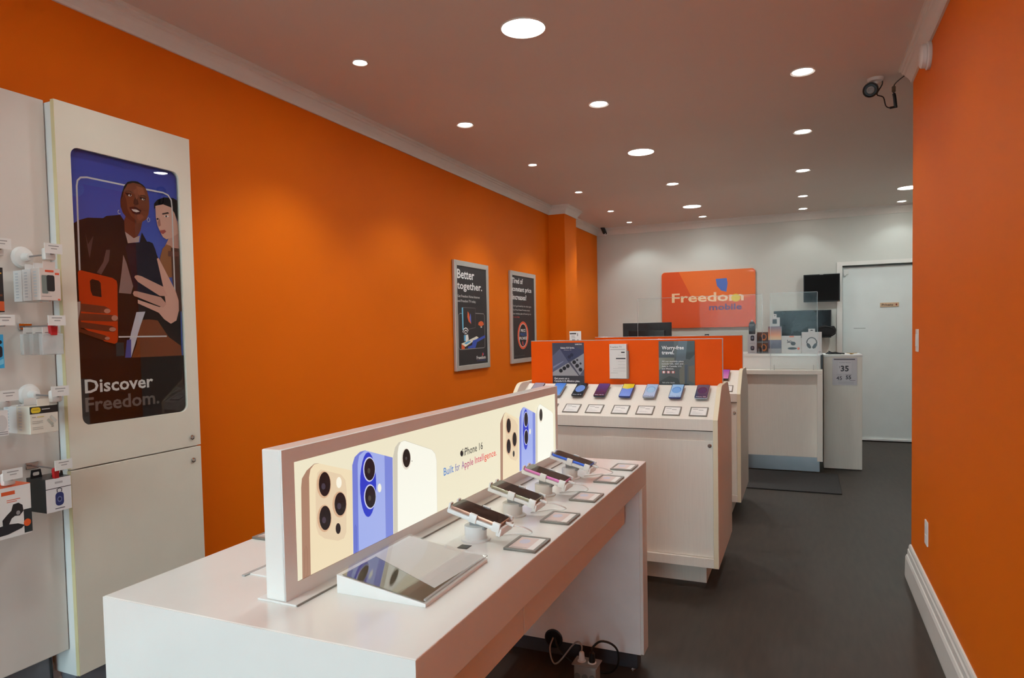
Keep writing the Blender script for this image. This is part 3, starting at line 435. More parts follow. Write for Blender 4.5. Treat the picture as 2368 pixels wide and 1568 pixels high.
('P',(247,246,232),[(0.6091,0.0356),(0.6122,0.1842),(0.6049,0.2056),(0.5877,0.2195),(0.4503,0.2674),(0.4339,0.266),(0.4227,0.2572),(0.4166,0.24),(0.4084,0.0322)]),
('L',(214,208,188),[(0.4068,0.0326),(0.4166,0.24),(0.4227,0.2572),(0.4339,0.266),(0.4503,0.2674),(0.5877,0.2195),(0.6049,0.2056),(0.6122,0.1842),(0.6091,0.0356)],0.0014),
('P',(225,215,200),[(0.4778,0.222),(0.475,0.2305),(0.4703,0.2376),(0.4643,0.2427),(0.4576,0.2453),(0.4507,0.245),(0.4445,0.2421),(0.4394,0.2367),(0.4359,0.2294),(0.4345,0.221),(0.4351,0.2122),(0.4378,0.2038),(0.4423,0.1967),(0.4482,0.1915),(0.4549,0.1888),(0.4618,0.1888),(0.4682,0.1916),(0.4734,0.197),(0.477,0.2043),(0.4785,0.213)]),
('P',(24,22,22),[(0.4758,0.2234),(0.4735,0.2307),(0.4697,0.2369),(0.4647,0.2413),(0.4591,0.2434),(0.4535,0.2432),(0.4483,0.2406),(0.4441,0.2359),(0.4412,0.2295),(0.44,0.2221),(0.4405,0.2144),(0.4427,0.2072),(0.4464,0.201),(0.4513,0.1966),(0.4568,0.1943),(0.4625,0.1944),(0.4678,0.1969),(0.4721,0.2016),(0.4751,0.208),(0.4763,0.2155)]),
('P',(70,66,66),[(0.4609,0.2196),(0.4596,0.2215),(0.4576,0.2228),(0.4554,0.2232),(0.4534,0.2226),(0.4519,0.2212),(0.4514,0.2191),(0.4517,0.2169),(0.453,0.215),(0.455,0.2137),(0.4572,0.2132),(0.4592,0.2138),(0.4607,0.2153),(0.4612,0.2173)]),
('P',(120,110,100),[(0.4851,0.2074),(0.4839,0.2082),(0.4827,0.2079),(0.4822,0.2066),(0.4826,0.2052),(0.4838,0.2044),(0.485,0.2048),(0.4855,0.206)]),
('P',(26,26,28),[(0.7707,0.1801),(0.7687,0.1835),(0.7657,0.186),(0.7621,0.1874),(0.7584,0.1873),(0.7552,0.1858),(0.753,0.1832),(0.7521,0.1798),(0.7527,0.1761),(0.7546,0.1728),(0.7576,0.1702),(0.7612,0.1689),(0.7649,0.1689),(0.7681,0.1704),(0.7703,0.173),(0.7712,0.1764)]),
('P',(26,26,28),[(0.7665,0.1862),(0.7704,0.191),(0.7675,0.1925),(0.7636,0.1875)]),
('T', (44, 44, 46), 'iPhone 16', 0.7753, 0.1685, 0.1287, 0.0236),
('T', (70, 128, 200), 'Built', 0.65, 0.1319, 0.058, 0.023),
('T', (110, 110, 170), 'for', 0.7178, 0.1309, 0.029, 0.023),
('T', (140, 90, 150), 'A', 0.7586, 0.1311, 0.0179, 0.0227),
('T', (186, 76, 120), 'pple', 0.7781, 0.1304, 0.0572, 0.0222),
('T', (214, 72, 104), 'Intelli', 0.8464, 0.1308, 0.0658, 0.0229),
('T', (232, 76, 62), 'gence.', 0.914, 0.13, 0.0913, 0.0228),
('P',(168,128,106),[(1.0538,0.035),(1.0641,0.2488),(1.0851,0.2678),(1.0695,0.2624),(1.0478,0.2449),(1.0398,0.2339),(1.0321,0.0355)]),
('P',(238,220,184),[(1.191,0.0359),(1.1982,0.2285),(1.0851,0.2678),(1.0713,0.2601),(1.0621,0.2471),(1.0518,0.0346)]),
('P',(228,205,172),[(1.0822,0.1281),(1.12,0.0959),(1.1649,0.0801),(1.1831,0.0895),(1.1867,0.2079),(1.1669,0.2274),(1.1001,0.2558),(1.088,0.2479),(1.0825,0.2139)]),
('P',(212,172,138),[(1.128,0.2219),(1.1251,0.2304),(1.1204,0.2374),(1.1143,0.2423),(1.1074,0.2446),(1.1004,0.2441),(1.094,0.2408),(1.0888,0.2352),(1.0852,0.2277),(1.0837,0.219),(1.0844,0.2101),(1.0872,0.2017),(1.0918,0.1947),(1.0978,0.1898),(1.1046,0.1874),(1.1117,0.1877),(1.1182,0.1909),(1.1235,0.1965),(1.1271,0.2041),(1.1287,0.2129)]),
('P',(22,18,22),[(1.1253,0.2225),(1.1231,0.23),(1.1194,0.2361),(1.1146,0.2404),(1.1093,0.2423),(1.1038,0.2418),(1.0987,0.2388),(1.0946,0.2337),(1.0918,0.227),(1.0905,0.2193),(1.091,0.2114),(1.0931,0.204),(1.0967,0.1979),(1.1014,0.1936),(1.1068,0.1916),(1.1123,0.192),(1.1174,0.1949),(1.1216,0.2),(1.1245,0.2067),(1.1258,0.2145)]),
('P',(212,172,138),[(1.1763,0.1653),(1.1734,0.1738),(1.1687,0.1808),(1.1626,0.1858),(1.1558,0.1882),(1.1488,0.1878),(1.1425,0.1847),(1.1373,0.1792),(1.1338,0.1718),(1.1323,0.1633),(1.1329,0.1544),(1.1357,0.1461),(1.1403,0.139),(1.1462,0.134),(1.1531,0.1315),(1.16,0.1317),(1.1665,0.1347),(1.1718,0.1402),(1.1754,0.1477),(1.1769,0.1563)]),
('P',(22,18,22),[(1.1734,0.166),(1.1713,0.1734),(1.1677,0.1795),(1.163,0.1838),(1.1577,0.1858),(1.1523,0.1853),(1.1474,0.1825),(1.1433,0.1775),(1.1406,0.171),(1.1394,0.1634),(1.1398,0.1556),(1.1419,0.1483),(1.1454,0.1422),(1.15,0.1378),(1.1553,0.1357),(1.1607,0.1361),(1.1657,0.1388),(1.1698,0.1438),(1.1727,0.1504),(1.1739,0.1581)]),
('P',(212,172,138),[(1.1235,0.1487),(1.1208,0.1572),(1.1163,0.1644),(1.1105,0.1694),(1.1039,0.1718),(1.0972,0.1714),(1.0911,0.1683),(1.0861,0.1628),(1.0827,0.1553),(1.0812,0.1467),(1.0818,0.1378),(1.0844,0.1293),(1.0888,0.1222),(1.0946,0.1171),(1.1011,0.1146),(1.1078,0.1148),(1.114,0.1178),(1.1191,0.1234),(1.1226,0.1309),(1.1241,0.1396)]),
('P',(22,18,22),[(1.1208,0.1494),(1.1187,0.1569),(1.1153,0.1631),(1.1108,0.1674),(1.1057,0.1695),(1.1005,0.169),(1.0958,0.1662),(1.0919,0.1611),(1.0892,0.1545),(1.088,0.1468),(1.0884,0.1389),(1.0904,0.1315),(1.0938,0.1253),(1.0982,0.1209),(1.1033,0.1187),(1.1085,0.1191),(1.1133,0.1219),(1.1173,0.1269),(1.12,0.1336),(1.1212,0.1413)]),
('P',(22,18,22),[(1.1534,0.1136),(1.1514,0.1179),(1.1482,0.1207),(1.1446,0.1213),(1.1413,0.1197),(1.1389,0.1162),(1.1378,0.1114),(1.1384,0.1064),(1.1404,0.1021),(1.1436,0.0994),(1.1472,0.0988),(1.1505,0.1004),(1.1529,0.1039),(1.154,0.1086)]),
('P',(112,124,210),[(1.2134,0.0366),(1.2248,0.25),(1.2484,0.2671),(1.2342,0.2661),(1.2154,0.2554),(1.2026,0.2313),(1.1953,0.0368)]),
('P',(160,174,232),[(1.3496,0.0359),(1.3567,0.2308),(1.2495,0.267),(1.234,0.2627),(1.2226,0.2481),(1.2123,0.0368)]),
('P',(120,134,214),[(1.3215,0.0367),(1.3496,0.0359),(1.3567,0.2308),(1.3291,0.2403)]),
('P',(38,58,196),[(1.2851,0.1983),(1.2833,0.2172),(1.2799,0.2336),(1.2749,0.2464),(1.2689,0.2548),(1.2622,0.2582),(1.2553,0.2564),(1.2486,0.2495),(1.2426,0.2381),(1.2378,0.223),(1.2343,0.2051),(1.2325,0.1857),(1.2324,0.166),(1.2341,0.1474),(1.2374,0.1311),(1.2422,0.1182),(1.2481,0.1095),(1.2548,0.1058),(1.2617,0.1072),(1.2685,0.1138),(1.2746,0.1251),(1.2796,0.1403),(1.2832,0.1584),(1.285,0.1782)]),
('P',(205,208,236),[(1.2829,0.2256),(1.2803,0.2342),(1.276,0.2413),(1.2703,0.2462),(1.2639,0.2484),(1.2574,0.2477),(1.2514,0.2443),(1.2466,0.2383),(1.2432,0.2305),(1.2418,0.2216),(1.2424,0.2124),(1.2449,0.2039),(1.2491,0.1968),(1.2547,0.1918),(1.2611,0.1895),(1.2676,0.19),(1.2737,0.1934),(1.2786,0.1993),(1.282,0.2072),(1.2835,0.2162)]),
('P',(22,18,30),[(1.2808,0.2249),(1.2787,0.2326),(1.275,0.239),(1.2703,0.2433),(1.2649,0.2453),(1.2594,0.2446),(1.2543,0.2414),(1.2502,0.2361),(1.2474,0.2291),(1.2461,0.221),(1.2466,0.2128),(1.2487,0.2052),(1.2523,0.1988),(1.257,0.1944),(1.2623,0.1924),(1.2678,0.1929),(1.2729,0.196),(1.2771,0.2013),(1.28,0.2084),(1.2813,0.2165)]),
('P',(205,208,236),[(1.2819,0.1584),(1.2793,0.1672),(1.275,0.1744),(1.2693,0.1794),(1.2629,0.1818),(1.2564,0.1813),(1.2504,0.1779),(1.2455,0.1721),(1.2422,0.1644),(1.2408,0.1555),(1.2413,0.1463),(1.2439,0.1376),(1.2481,0.1304),(1.2537,0.1253),(1.26,0.1228),(1.2666,0.1232),(1.2726,0.1265),(1.2776,0.1323),(1.281,0.1401),(1.2825,0.1491)]),
('P',(22,18,30),[(1.2798,0.1578),(1.2776,0.1656),(1.274,0.172),(1.2692,0.1765),(1.2639,0.1786),(1.2584,0.1781),(1.2533,0.175),(1.2492,0.1698),(1.2463,0.1628),(1.2451,0.1548),(1.2456,0.1465),(1.2477,0.1388),(1.2512,0.1324),(1.2559,0.1278),(1.2613,0.1257),(1.2668,0.1261),(1.2719,0.1291),(1.2761,0.1343),(1.279,0.1413),(1.2803,0.1494)]),
('P',(240,238,225),[(1.3066,0.172),(1.3046,0.1761),(1.3015,0.1787),(1.298,0.1792),(1.2947,0.1775),(1.2924,0.174),(1.2914,0.1694),(1.2919,0.1645),(1.2939,0.1604),(1.297,0.1578),(1.3005,0.1573),(1.3038,0.1589),(1.3061,0.1624),(1.3072,0.1671)]),
('P',(206,200,182),[(1.37,0.0384),(1.3813,0.2451),(1.4014,0.2625),(1.3767,0.2501),(1.361,0.2203),(1.3533,0.0384)]),
('P',(247,246,232),[(1.548,0.0332),(1.5483,0.2044),(1.5289,0.2178),(1.4039,0.2622),(1.3841,0.2539),(1.3772,0.2365),(1.3688,0.0386)]),
('L',(214,208,188),[(1.3688,0.0386),(1.3772,0.2365),(1.3841,0.2539),(1.4039,0.2622),(1.5289,0.2178),(1.5483,0.2044),(1.548,0.0332)],0.0014),
('P',(225,215,200),[(1.4296,0.2261),(1.4242,0.2367),(1.4161,0.2432),(1.4069,0.2442),(1.3984,0.2397),(1.3922,0.2306),(1.3896,0.2186),(1.391,0.2062),(1.3962,0.1956),(1.4042,0.1891),(1.4134,0.1879),(1.4221,0.1923),(1.4284,0.2014),(1.431,0.2135)]),
('P',(24,22,22),[(1.4276,0.2269),(1.4236,0.2359),(1.4174,0.2413),(1.4103,0.2421),(1.4038,0.2381),(1.399,0.2303),(1.3969,0.22),(1.398,0.2093),(1.4019,0.2004),(1.408,0.1949),(1.4151,0.194),(1.4217,0.1979),(1.4266,0.2058),(1.4287,0.2161)]),
]
# ================================================================== the room
ZC = 2.775; XL = -2.60; XR = 0.54; YB = 9.0; YF = -2.5
struct(MB().box(-2.75, 1.75, -2.65, 9.25, -0.10, 0.0).build('floor', FLOOR), 'dark brown-grey vinyl plank floor')
struct(MB().box(-2.75, 1.75, -2.65, 9.25, ZC, ZC + 0.12).build('ceiling', CEIL), 'flat pale ceiling dotted with recessed lights')
wl = struct(MB().box(-2.75, XL, -2.65, 9.25, 0, ZC).build('wall_left', ORANGE), 'long bright orange painted wall')
struct(MB().box(XL, -2.41, 7.08, 7.49, 0, ZC).build('wall_pilaster', ORANGE), 'orange pilaster standing out of the left wall')
wb = MB()
wb.box(XL, 0.432, YB, 9.15, 0, ZC).box(1.352, 1.6, YB, 9.15, 0, ZC).box(0.432, 1.352, YB, 9.15, 2.105, ZC).box(0.40, 1.40, 9.15, 9.24, 0, 2.3)  # last box: unseen slab added to stop daylight leaking round the door
struct(wb.build('wall_back', WHITE_WALL), 'white back wall washed by the downlights')
struct(MB().box(XR, 1.75, YF, 4.19, 0, ZC).build('wall_right', ORANGE), 'orange wall on the right ending in a corner')
struct(MB().box(1.60, 1.75, 4.19, 9.15, 0, ZC).build('wall_right_rear', WHITE_WALL), 'white side wall past the corner')
wf = MB().box(XL, -2.35, -2.65, YF, 0, ZC).box(0.45, XR, -2.65, YF, 0, ZC).box(-2.35, 0.45, -2.65, YF, 0, 0.06).box(-2.35, 0.45, -2.65, YF, 2.38, ZC)
struct(wf.build('wall_front', WHITE_WALL), 'street front wall around the shop window')
w1 = struct(MB().box(-2.35, -2.30, -2.60, -2.52, 0.06, 2.38).box(0.40, 0.45, -2.60, -2.52, 0.06, 2.38).box(-0.78, -0.72, -2.60, -2.52, 0.06, 2.38)
       .box(-2.30, 0.40, -2.60, -2.52, 2.32, 2.38).box(-2.30, 0.40, -2.60, -2.52, 0.06, 0.12).build('window_1', ALU), 'aluminium framed shop window to the street')
MB().box(-2.30, -0.78, -2.565, -2.560, 0.12, 2.32).build('pane', GLASS, w1)
MB().box(-0.72, 0.40, -2.565, -2.560, 0.12, 2.32).build('pane', GLASS, w1)
struct(MB().box(-9, 9, -14, -2.65, -0.16, -0.10).build('ground', mat('pavement', (120, 118, 114), 0.8)), 'street pavement outside')

crown = [(0, ZC - 0.092), (0.010, ZC - 0.092), (0.013, ZC - 0.080), (0.022, ZC - 0.062), (0.034, ZC - 0.046), (0.040, ZC - 0.034), (0.048, ZC - 0.030), (0.050, ZC - 0.018), (0.060, ZC - 0.014), (0.062, ZC), (0, ZC)]
struct(MB().sweep([(XL, YF), (XL, 7.08), (-2.41, 7.08), (-2.41, 7.49), (XL, 7.49), (XL, YB), (1.6, YB)], crown).build('trim_1', TRIM), 'white crown moulding along left wall, pilaster and back wall')
struct(MB().sweep([(1.6, 4.19), (XR, 4.19), (XR, YF)], crown).build('trim_2', TRIM), 'white crown moulding over the right orange wall')
basep = [(0, 0), (0.026, 0), (0.028, 0.012), (0.026, 0.115), (0.021, 0.128), (0.017, 0.132), (0.016, 0.160), (0.012, 0.166), (0.011, 0.180), (0.007, 0.190), (0, 0.192)]
struct(MB().sweep([(1.6, 4.19), (XR, 4.19), (XR, YF)], basep).build('baseboard_right', TRIM), 'stepped white baseboard under the right orange wall')
struct(MB().sweep([(XL, YF), (XL, 7.08), (-2.41, 7.08), (-2.41, 7.49), (XL, 7.49), (XL, YB), (0.372, YB)], basep).build('baseboard_left', TRIM), 'white baseboard along the left orange wall')

# ---- door in the back wall
DOORC = mat('white_door_paint', (224, 228, 226), 0.4, var=0.02)
dr = struct(MB().box(0.436, 1.348, 9.045, 9.09, 0.028, 2.085, 0.003).build('door_1', DOORC), 'plain white back room door')
MB().prism([(0.372, 0), (0.432, 0), (0.432, 2.105), (1.352, 2.105), (1.352, 0), (1.412, 0), (1.412, 2.150), (0.372, 2.150)], 'y', 8.985, 9.0).build('door_frame', TRIM, dr)
MB().box(0.44, 1.345, 9.02, 9.045, 0.012, 0.034).build('door_sweep', mat('bright_threshold', (240, 240, 238), 0.4), dr)
MB().box(0.445, 0.50, 9.03, 9.046, 2.00, 2.06, 0.004).box(0.45, 0.475, 9.015, 9.046, 1.985, 2.01, 0.003).build('door_closer', WHITE_PLASTIC, dr)
MB().box(0.556, 0.682, 9.042, 9.046, 1.350, 1.356).build('slot_edge', mat('grey_slot_line', (150, 152, 150), 0.6), dr)  # thin grey line on the door face
sg = tag(MB().box(0.835, 1.03, 9.036, 9.044, 1.600, 1.650, 0.002).build('door_sign', mat('tan_sign_plate', (206, 172, 140), 0.4)), 'small tan plate reading Private on the white back door', 'sign')
Print().text((50, 40, 36), 'Private', 0.852, 1.613, 0.118, 0.024, 0.02).build('lettering', P_MATTE, XZ((0, 9.0355, 0)), sg)
Print().ell((170, 40, 30), 1.003, 1.625, 0.008, 0.012).poly((120, 24, 20), [(0.996, 1.618), (1.010, 1.618), (1.003, 1.640)]).build('red_symbol', P_MATTE, XZ((0, 9.0355, 0)), sg)

# ---- ceiling lights
LENS = emit('lamp_lens', (255, 253, 246), 26.0)
LENS_S = emit('spot_lens', (255, 252, 244), 22.0)
for _m in (LENS, LENS_S): _m.cycles.emission_sampling = 'NONE'      # the lamp set in each fitting carries the light
SPARE = mat('white_lamp_trim', (236, 234, 230), 0.4)
def downlight(x, y, r, big, label, tilt=0, dim=1.0):
    t = thing('ceiling_downlight', label, 'ceiling light', (x, y, ZC), 0, 'large disc downlights' if big else 'small recessed spots')
    ro = r * (1.08 if big else 1.25)
    MB().lathe([(r, -0.002), (ro * 0.96, -0.006), (ro, -0.003), (ro, 0.0), (r, 0.0)], 28, caps=False).build('trim_ring', SPARE, t, True)
    MB().lathe([(r, -0.0005), (r * 0.9, -0.0028), (r * 0.02, -0.0034)], 28).build('lens', LENS if big else LENS_S, t)
    if big:
        ld = bpy.data.lights.new('disc_lamp', 'AREA'); ld.shape = 'DISK'; ld.size = r * 2; ld.energy = DISC_W
    else:
        ld = bpy.data.lights.new('spot_lamp', 'SPOT'); ld.spot_size = R(112); ld.spot_blend = 0.5; ld.shadow_soft_size = r; ld.energy = SIDE_W if tilt else SPOT_W
    ld.color = (0.90, 1.0, 0.985); ld.energy *= dim
    lo = bpy.data.objects.new('lamp', ld); COL.objects.link(lo); lo.parent = t; lo.location = (0, 0, -0.012)
    if tilt: lo.rotation_euler = (0, R(-tilt), 0)
ORD = ['nearest', 'second', 'third', 'fourth', 'fifth', 'sixth', 'seventh']
for k, (y, x) in enumerate(((2.88, -1.162), (5.258, -1.155), (7.863, -1.154))):
    downlight(x, y, 0.096, True, 'large white disc ceiling light, %s of three along the middle of the ceiling' % ['nearest', 'middle', 'farthest'][k])
downlight(0.985, 7.90, 0.098, True, 'large disc ceiling light half hidden by the right wall corner')
for k, y in enumerate((2.874, 4.027, 5.235, 6.476, 7.69, 8.607)):
    downlight(-2.052, y, 0.031 if k != 1 else 0.046, False, 'small tilted ceiling spot in the left row beside the orange wall, %s' % ORD[k], 8, 0.42 if k == 5 else 1.0)
for k, y in enumerate((4.033, 6.555, 8.647)):
    downlight(-1.14, y, 0.05 if k < 2 else 0.042, False, 'small ceiling spot between the large disc lights, %s of three' % ['nearest', 'middle', 'farthest'][k], 0, 0.42 if k == 2 else 1.0)
for k, y in enumerate((4.031, 5.256, 6.56, 7.844, 8.682)):
    downlight(0.0, y, 0.052 if k < 3 else 0.043, False, 'small ceiling spot in the right row leading to the door, %s of five' % ORD[k], 0, 0.42 if k == 4 else 0.7)
downlight(1.02, 8.74, 0.042, False, 'small ceiling spot above the back room door by the wall corner', 0, 0.42)
# the same grid goes on over the photographer's head
downlight(-1.16, 0.50, 0.096, True, 'large disc ceiling light over the shop entrance', 0, 0.7)
downlight(-1.15, 1.68, 0.05, False, 'small ceiling spot over the near table, out of view', 0, 0.45)
for k, y in enumerate((1.70, 0.52, -0.70)): downlight(-2.052, y, 0.04, False, 'small ceiling spot over the product hooks, %s from the street' % ['third', 'second', 'first'][k], 8, 0.26)
for k, y in enumerate((2.86, 1.68, 0.50)): downlight(0.0, y, 0.05, False, 'small ceiling spot over the aisle by the right wall, %s from the street' % ['third', 'second', 'first'][k], 0, 0.25)
downlight(-1.15, -0.70, 0.05, False, 'small ceiling spot just inside the shop window', 0, 0.7)

# ---- fittings on ceiling and walls
CABLE = mat('black_cable', (26, 20, 18), 0.5)
t = thing('security_camera', 'white bullet security camera with black lens hanging from the ceiling', 'camera', (0.375, 4.33, ZC))
MB().lathe([(0.042, 0.0), (0.042, -0.008), (0.036, -0.016), (0.016, -0.020), (0.014, -0.034)], 24).build('mount', WHITE_PLASTIC, t, True)
A = Matrix.Translation((-0.020, 0.030, -0.046)) @ Vector((-0.12, -0.92, -0.36)).to_track_quat('Z', 'Y').to_matrix().to_4x4()
MB().lathe([(0.026, -0.05), (0.031, -0.045), (0.031, 0.035), (0.027, 0.04)], 20, A).build('body', WHITE_PLASTIC, t, True)
l = MB().lathe([(0.038, 0.03), (0.040, 0.036), (0.040, 0.060), (0.034, 0.062), (0.032, 0.054), (0.004, 0.054)], 24, A).build('lens_housing', BLACK, t, True)
MB().lathe([(0.022, 0.0545), (0.020, 0.057), (0.014, 0.0575), (0.004, 0.0565)], 20, A).build('lens_ring', mat('grey_lens_ring', (130, 128, 124), 0.3), l)
t = thing('camera_cable', 'thin dark cable with plug hanging from ceiling camera to the crown moulding', 'cable', (0.42, 4.36, 2.70))
MB().tube([(-0.012, -0.02, 0.07), (-0.006, 0.04, 0.058), (-0.032, 0.04, 0.007), (0.0, 0.04, -0.014), (0.012, 0.04, -0.062), (0.03, 0.04, -0.078), (0.06, 0.04, -0.08)], 0.0034, 6).build('wire', CABLE, t)
MB().tube([(0.062, 0.04, -0.078), (0.056, 0.04, -0.02), (0.052, 0.04, -0.002)], 0.009, 8).build('plug', BLACK, t)
MB().tube([(0.032, 0.04, -0.079), (0.07, 0.04, -0.076)], 0.0065, 8).build('plug', BLACK, t)
MB().tube([(0.052, 0.04, 0.0), (0.05, 0.04, 0.028), (0.062, 0.02, 0.052), (0.11, -0.1, 0.06)], 0.003, 6).build('wire', CABLE, t)
MB().lathe([(0.008, 0), (0.010, 0.004), (0.010, 0.03), (0.006, 0.034)], 12, Matrix.Translation((0.052, 0.04, 0.006))).build('connector', mat('brown_connector', (110, 86, 66), 0.5), t)
t = thing('security_camera', 'small black security camera high in the far left corner of the back wall', 'camera', (-2.465, 8.985, 2.70))
MB().lathe([(0.028, 0), (0.028, -0.014), (0.012, -0.02), (0.012, -0.045)], 16, Matrix.Rotation(R(-90), 4, 'X') @ Matrix.Translation((0, 0, -0.014))).build('mount', WHITE_PLASTIC, t)
MB().lathe([(0.026, 0), (0.030, 0.01), (0.030, 0.10), (0.026, 0.11)], 16, frame_M((-0.005, -0.03, 0.0), (0.9, 0.3, 0), (0.2, 0.55, -0.8)) @ Matrix.Rotation(R(90), 4, 'X')).build('body', BLACK, t, True)
t = thing('wall_alarm', 'round white two-layer alarm sounder under the right crown moulding', 'alarm', (XR, 3.665, 2.632))
Mx = Matrix.Rotation(R(-90), 4, 'Y')
MB().lathe([(0.060, 0), (0.062, 0.004), (0.062, 0.014), (0.058, 0.016)], 28, Mx).build('base', WHITE_PLASTIC, t, True)
MB().lathe([(0.056, 0.016), (0.052, 0.018), (0.054, 0.021), (0.052, 0.036), (0.044, 0.042), (0.01, 0.044)], 28, Mx).build('cover', TRIM, t, True)
t = thing('light_switch', 'white light switch plate near the end of the right orange wall', 'switch', (XR, 3.995, 1.312))
MB().box(-0.006, 0, -0.036, 0.036, -0.058, 0.058, 0.002).build('plate', WHITE_PLASTIC, t); MB().box(-0.010, -0.005, -0.016, 0.016, -0.032, 0.032, 0.002).build('rocker', TRIM, t)
t = thing('wall_outlet', 'white power outlet plate low on the right orange wall', 'outlet', (XR, 3.685, 0.40))
MB().box(-0.006, 0, -0.036, 0.036, -0.058, 0.058, 0.002).build('plate', WHITE_PLASTIC, t)
for dz in (-0.022, 0.022): MB().box(-0.008, -0.005, -0.016, 0.016, dz - 0.014, dz + 0.014, 0.002).build('socket', TRIM, t)

# ================================================================== framed wall posters
def framed(key, y0, y1, z0, z1, art, label):
    t = thing('framed_poster', label, 'poster', (XL, (y0 + y1) / 2, z0)); w = (y1 - y0) / 2; h = z1 - z0; b = 0.043
    M = YZ((0, 0, 0))
    for q, pts in enumerate(([(-w, 0), (w, 0), (w - b, b), (-w + b, b)], [(-w, h), (-w + b, h - b), (w - b, h - b), (w, h)], [(-w, 0), (-w + b, b), (-w + b, h - b), (-w, h)], [(w, 0), (w, h), (w - b, h - b), (w - b, b)])):
        MB().prism(pts, 'x', 0.0, 0.024, 0.0025).build('frame_rail', ALU, t)
    MB().box(0.002, 0.0170, -w + b - 0.004, w - b + 0.004, b - 0.004, h - b + 0.004).build('backing', BLACK, t)
    p = Print(); p.rect((40, 36, 38), -w + b, w - b, b, h - b)
    q = Print(); q.items(art, 0.018)
    off = art_off[key]
    base = len(p.v)
    p.v += [(a + off[0], c + off[1], d + p.z) for a, c, d in q.v]; p.c += q.c; p.f += [tuple(i + base for i in f) for f in q.f]
    p.build('printed_sheet', P_MATTE, YZ((0.0173, 0, 0)), t)
art_off = {'framed_poster_a': (4.789 - 5.127, 1.08 - 1.083), 'framed_poster_b': (5.913 - 6.270, 1.08 - 1.086)}
framed('framed_poster_a', 4.807, 5.447, 1.083, 1.989, POSTER_TOGETHER, 'black framed poster reading Better together with wifi drawing on orange wall')
framed('framed_poster_b', 5.940, 6.600, 1.086, 1.987, POSTER_TIRED, 'black framed poster reading Tired of constant price increases with round badge')

# ================================================================== tall poster cabinet on the left wall
FX = -2.44
t = thing('poster_cabinet', 'tall cream cabinet with a large lit-blue Discover poster in its upper door', 'cabinet', (XL + 0.002, 1.866, 0)); ox, oy = XL + 0.002, 1.866
def P3(x, y, z): return (x - ox, y - oy, z)
MB().box(0, FX - 0.02 - ox, 1.582 - oy, 2.150 - oy, 0.16, 2.252).build('body', WHITE_SATIN, t)
MB().box(0, 0.10, 1.60 - oy, 2.14 - oy, 0, 0.16).build('toe_kick', GREYTOE, t)
Mdoor = YZ(P3(FX - 0.018, 0, 0))
ud = MB().plate([(1.580 - oy, 0.930), (2.154 - oy, 0.930), (2.154 - oy, 2.258), (1.580 - oy, 2.258)], [rrect(1.632 - oy, 2.095 - oy, 1.083, 2.104, 0.032, 6)], 0.018, YZ((FX - 0.018 - ox, 0, 0))).build('upper_door', CREAM, t)
MB().box(FX - 0.018 - ox, FX - 0.0005 - ox, 1.5785 - oy, 1.5805 - oy, 0.930, 2.258).build('edge_band', CREAM_EDGE, ud)
ld = MB().box(FX - 0.018 - ox, FX - ox, 1.580 - oy, 2.154 - oy, 0.165, 0.924, 0.0015).build('lower_door', CREAM, t)
MB().box(FX - 0.018 - ox, FX - 0.0005 - ox, 1.5785 - oy, 1.5805 - oy, 0.165, 0.924).build('edge_band', CREAM_EDGE, ld)
def lock(par, x, y, z, M0):
    MB().lathe([(0.010, 0), (0.011, 0.002), (0.010, 0.006), (0.007, 0.007), (0.006, 0.005), (0.002, 0.005)], 18, Matrix.Translation((x, y, z)) @ M0).build('lock', CHROME, par, True)
MX = Matrix.Rotation(R(90), 4, 'Y')
lock(ud, FX - ox, 2.108 - oy, 0.968, MX); lock(ld, FX - ox, 2.110 - oy, 0.868, MX)
p = Print(); p.grad((66, 74, 172), (92, 126, 220), 0.005, 0.482, 0.006, 1.040); p.items(POSTER_CABINET[1:], 0.02)
p.build('poster_print', P_POSTER, YZ((-2.4585 - ox, 1.62 - oy, 1.07)), t)
MB().box(-2.4525 - ox, -2.4505 - ox, 1.60 - oy, 2.12 - oy, 1.07, 2.115).build('glass_pane', GLASS, t)

# ================================================================== merchandise panel and hooks, far left
SX = -2.493
PANEL = mat('white_panel', (220, 212, 204), 0.5, var=0.02)
t = thing('merchandise_panel', 'white wall panel carrying product hooks at the left edge', 'wall panel', (XL + 0.002, 1.15, 0))
MB().box(0.0, SX - XL - 0.002, -0.55, 0.428, 0.2575, 2.260, 0.003).build('panel', PANEL, t)
MB().box(0.0, 0.035, -0.55, 0.41, 0.0, 0.2575).build('base', GREYTOE, t)
MB().tube([(0.038, 0.400, 0.255), (0.039, 0.402, 0.12), (0.04, 0.401, 0.004)], 0.004, 6).build('wire', CABLE, t)
def hook(y, z, label, disc, L=0.190):
    t = thing('display_hook', label, 'display hook', (SX, y, z), 0, 'product hooks on the white panel')
    MB().tube([(0, 0, 0), (L, -0.012, 0)], 0.003, 8, 0).tube([(L - 0.004, -0.012, 0), (L, -0.012, 0.02)], 0.002, 6, 0).build('rod', STEEL, t)
    if disc:
        MB().lathe([(0.036, 0.0), (0.038, 0.006), (0.032, 0.016), (0.016, 0.022), (0.012, 0.05), (0.008, 0.052)], 20, MX).build('back_disc', WHITE_PLASTIC, t, True)
        MB().box(L - 0.035, L - 0.012, -0.03, 0.006, -0.02, 0.02, 0.006).build('tip_lock', WHITE_PLASTIC, t, True)
    else:
        MB().box(0, 0.006, -0.022, 0.022, -0.012, 0.012, 0.002).build('back_plate', CHROME, t)
    MB().box(L, L + 0.0025, -0.040, 0.018, 0.012 - 0.012, 0.046 - 0.012).build('price_label', PAPER, t)
    Print().rect((150, 148, 146), -0.028, 0.006, 0.024, 0.027).rect((160, 158, 156), -0.02, 0.0, 0.015, 0.018).build('label_text', P_MATTE, YZ((L + 0.0028, 0, 0)), t)
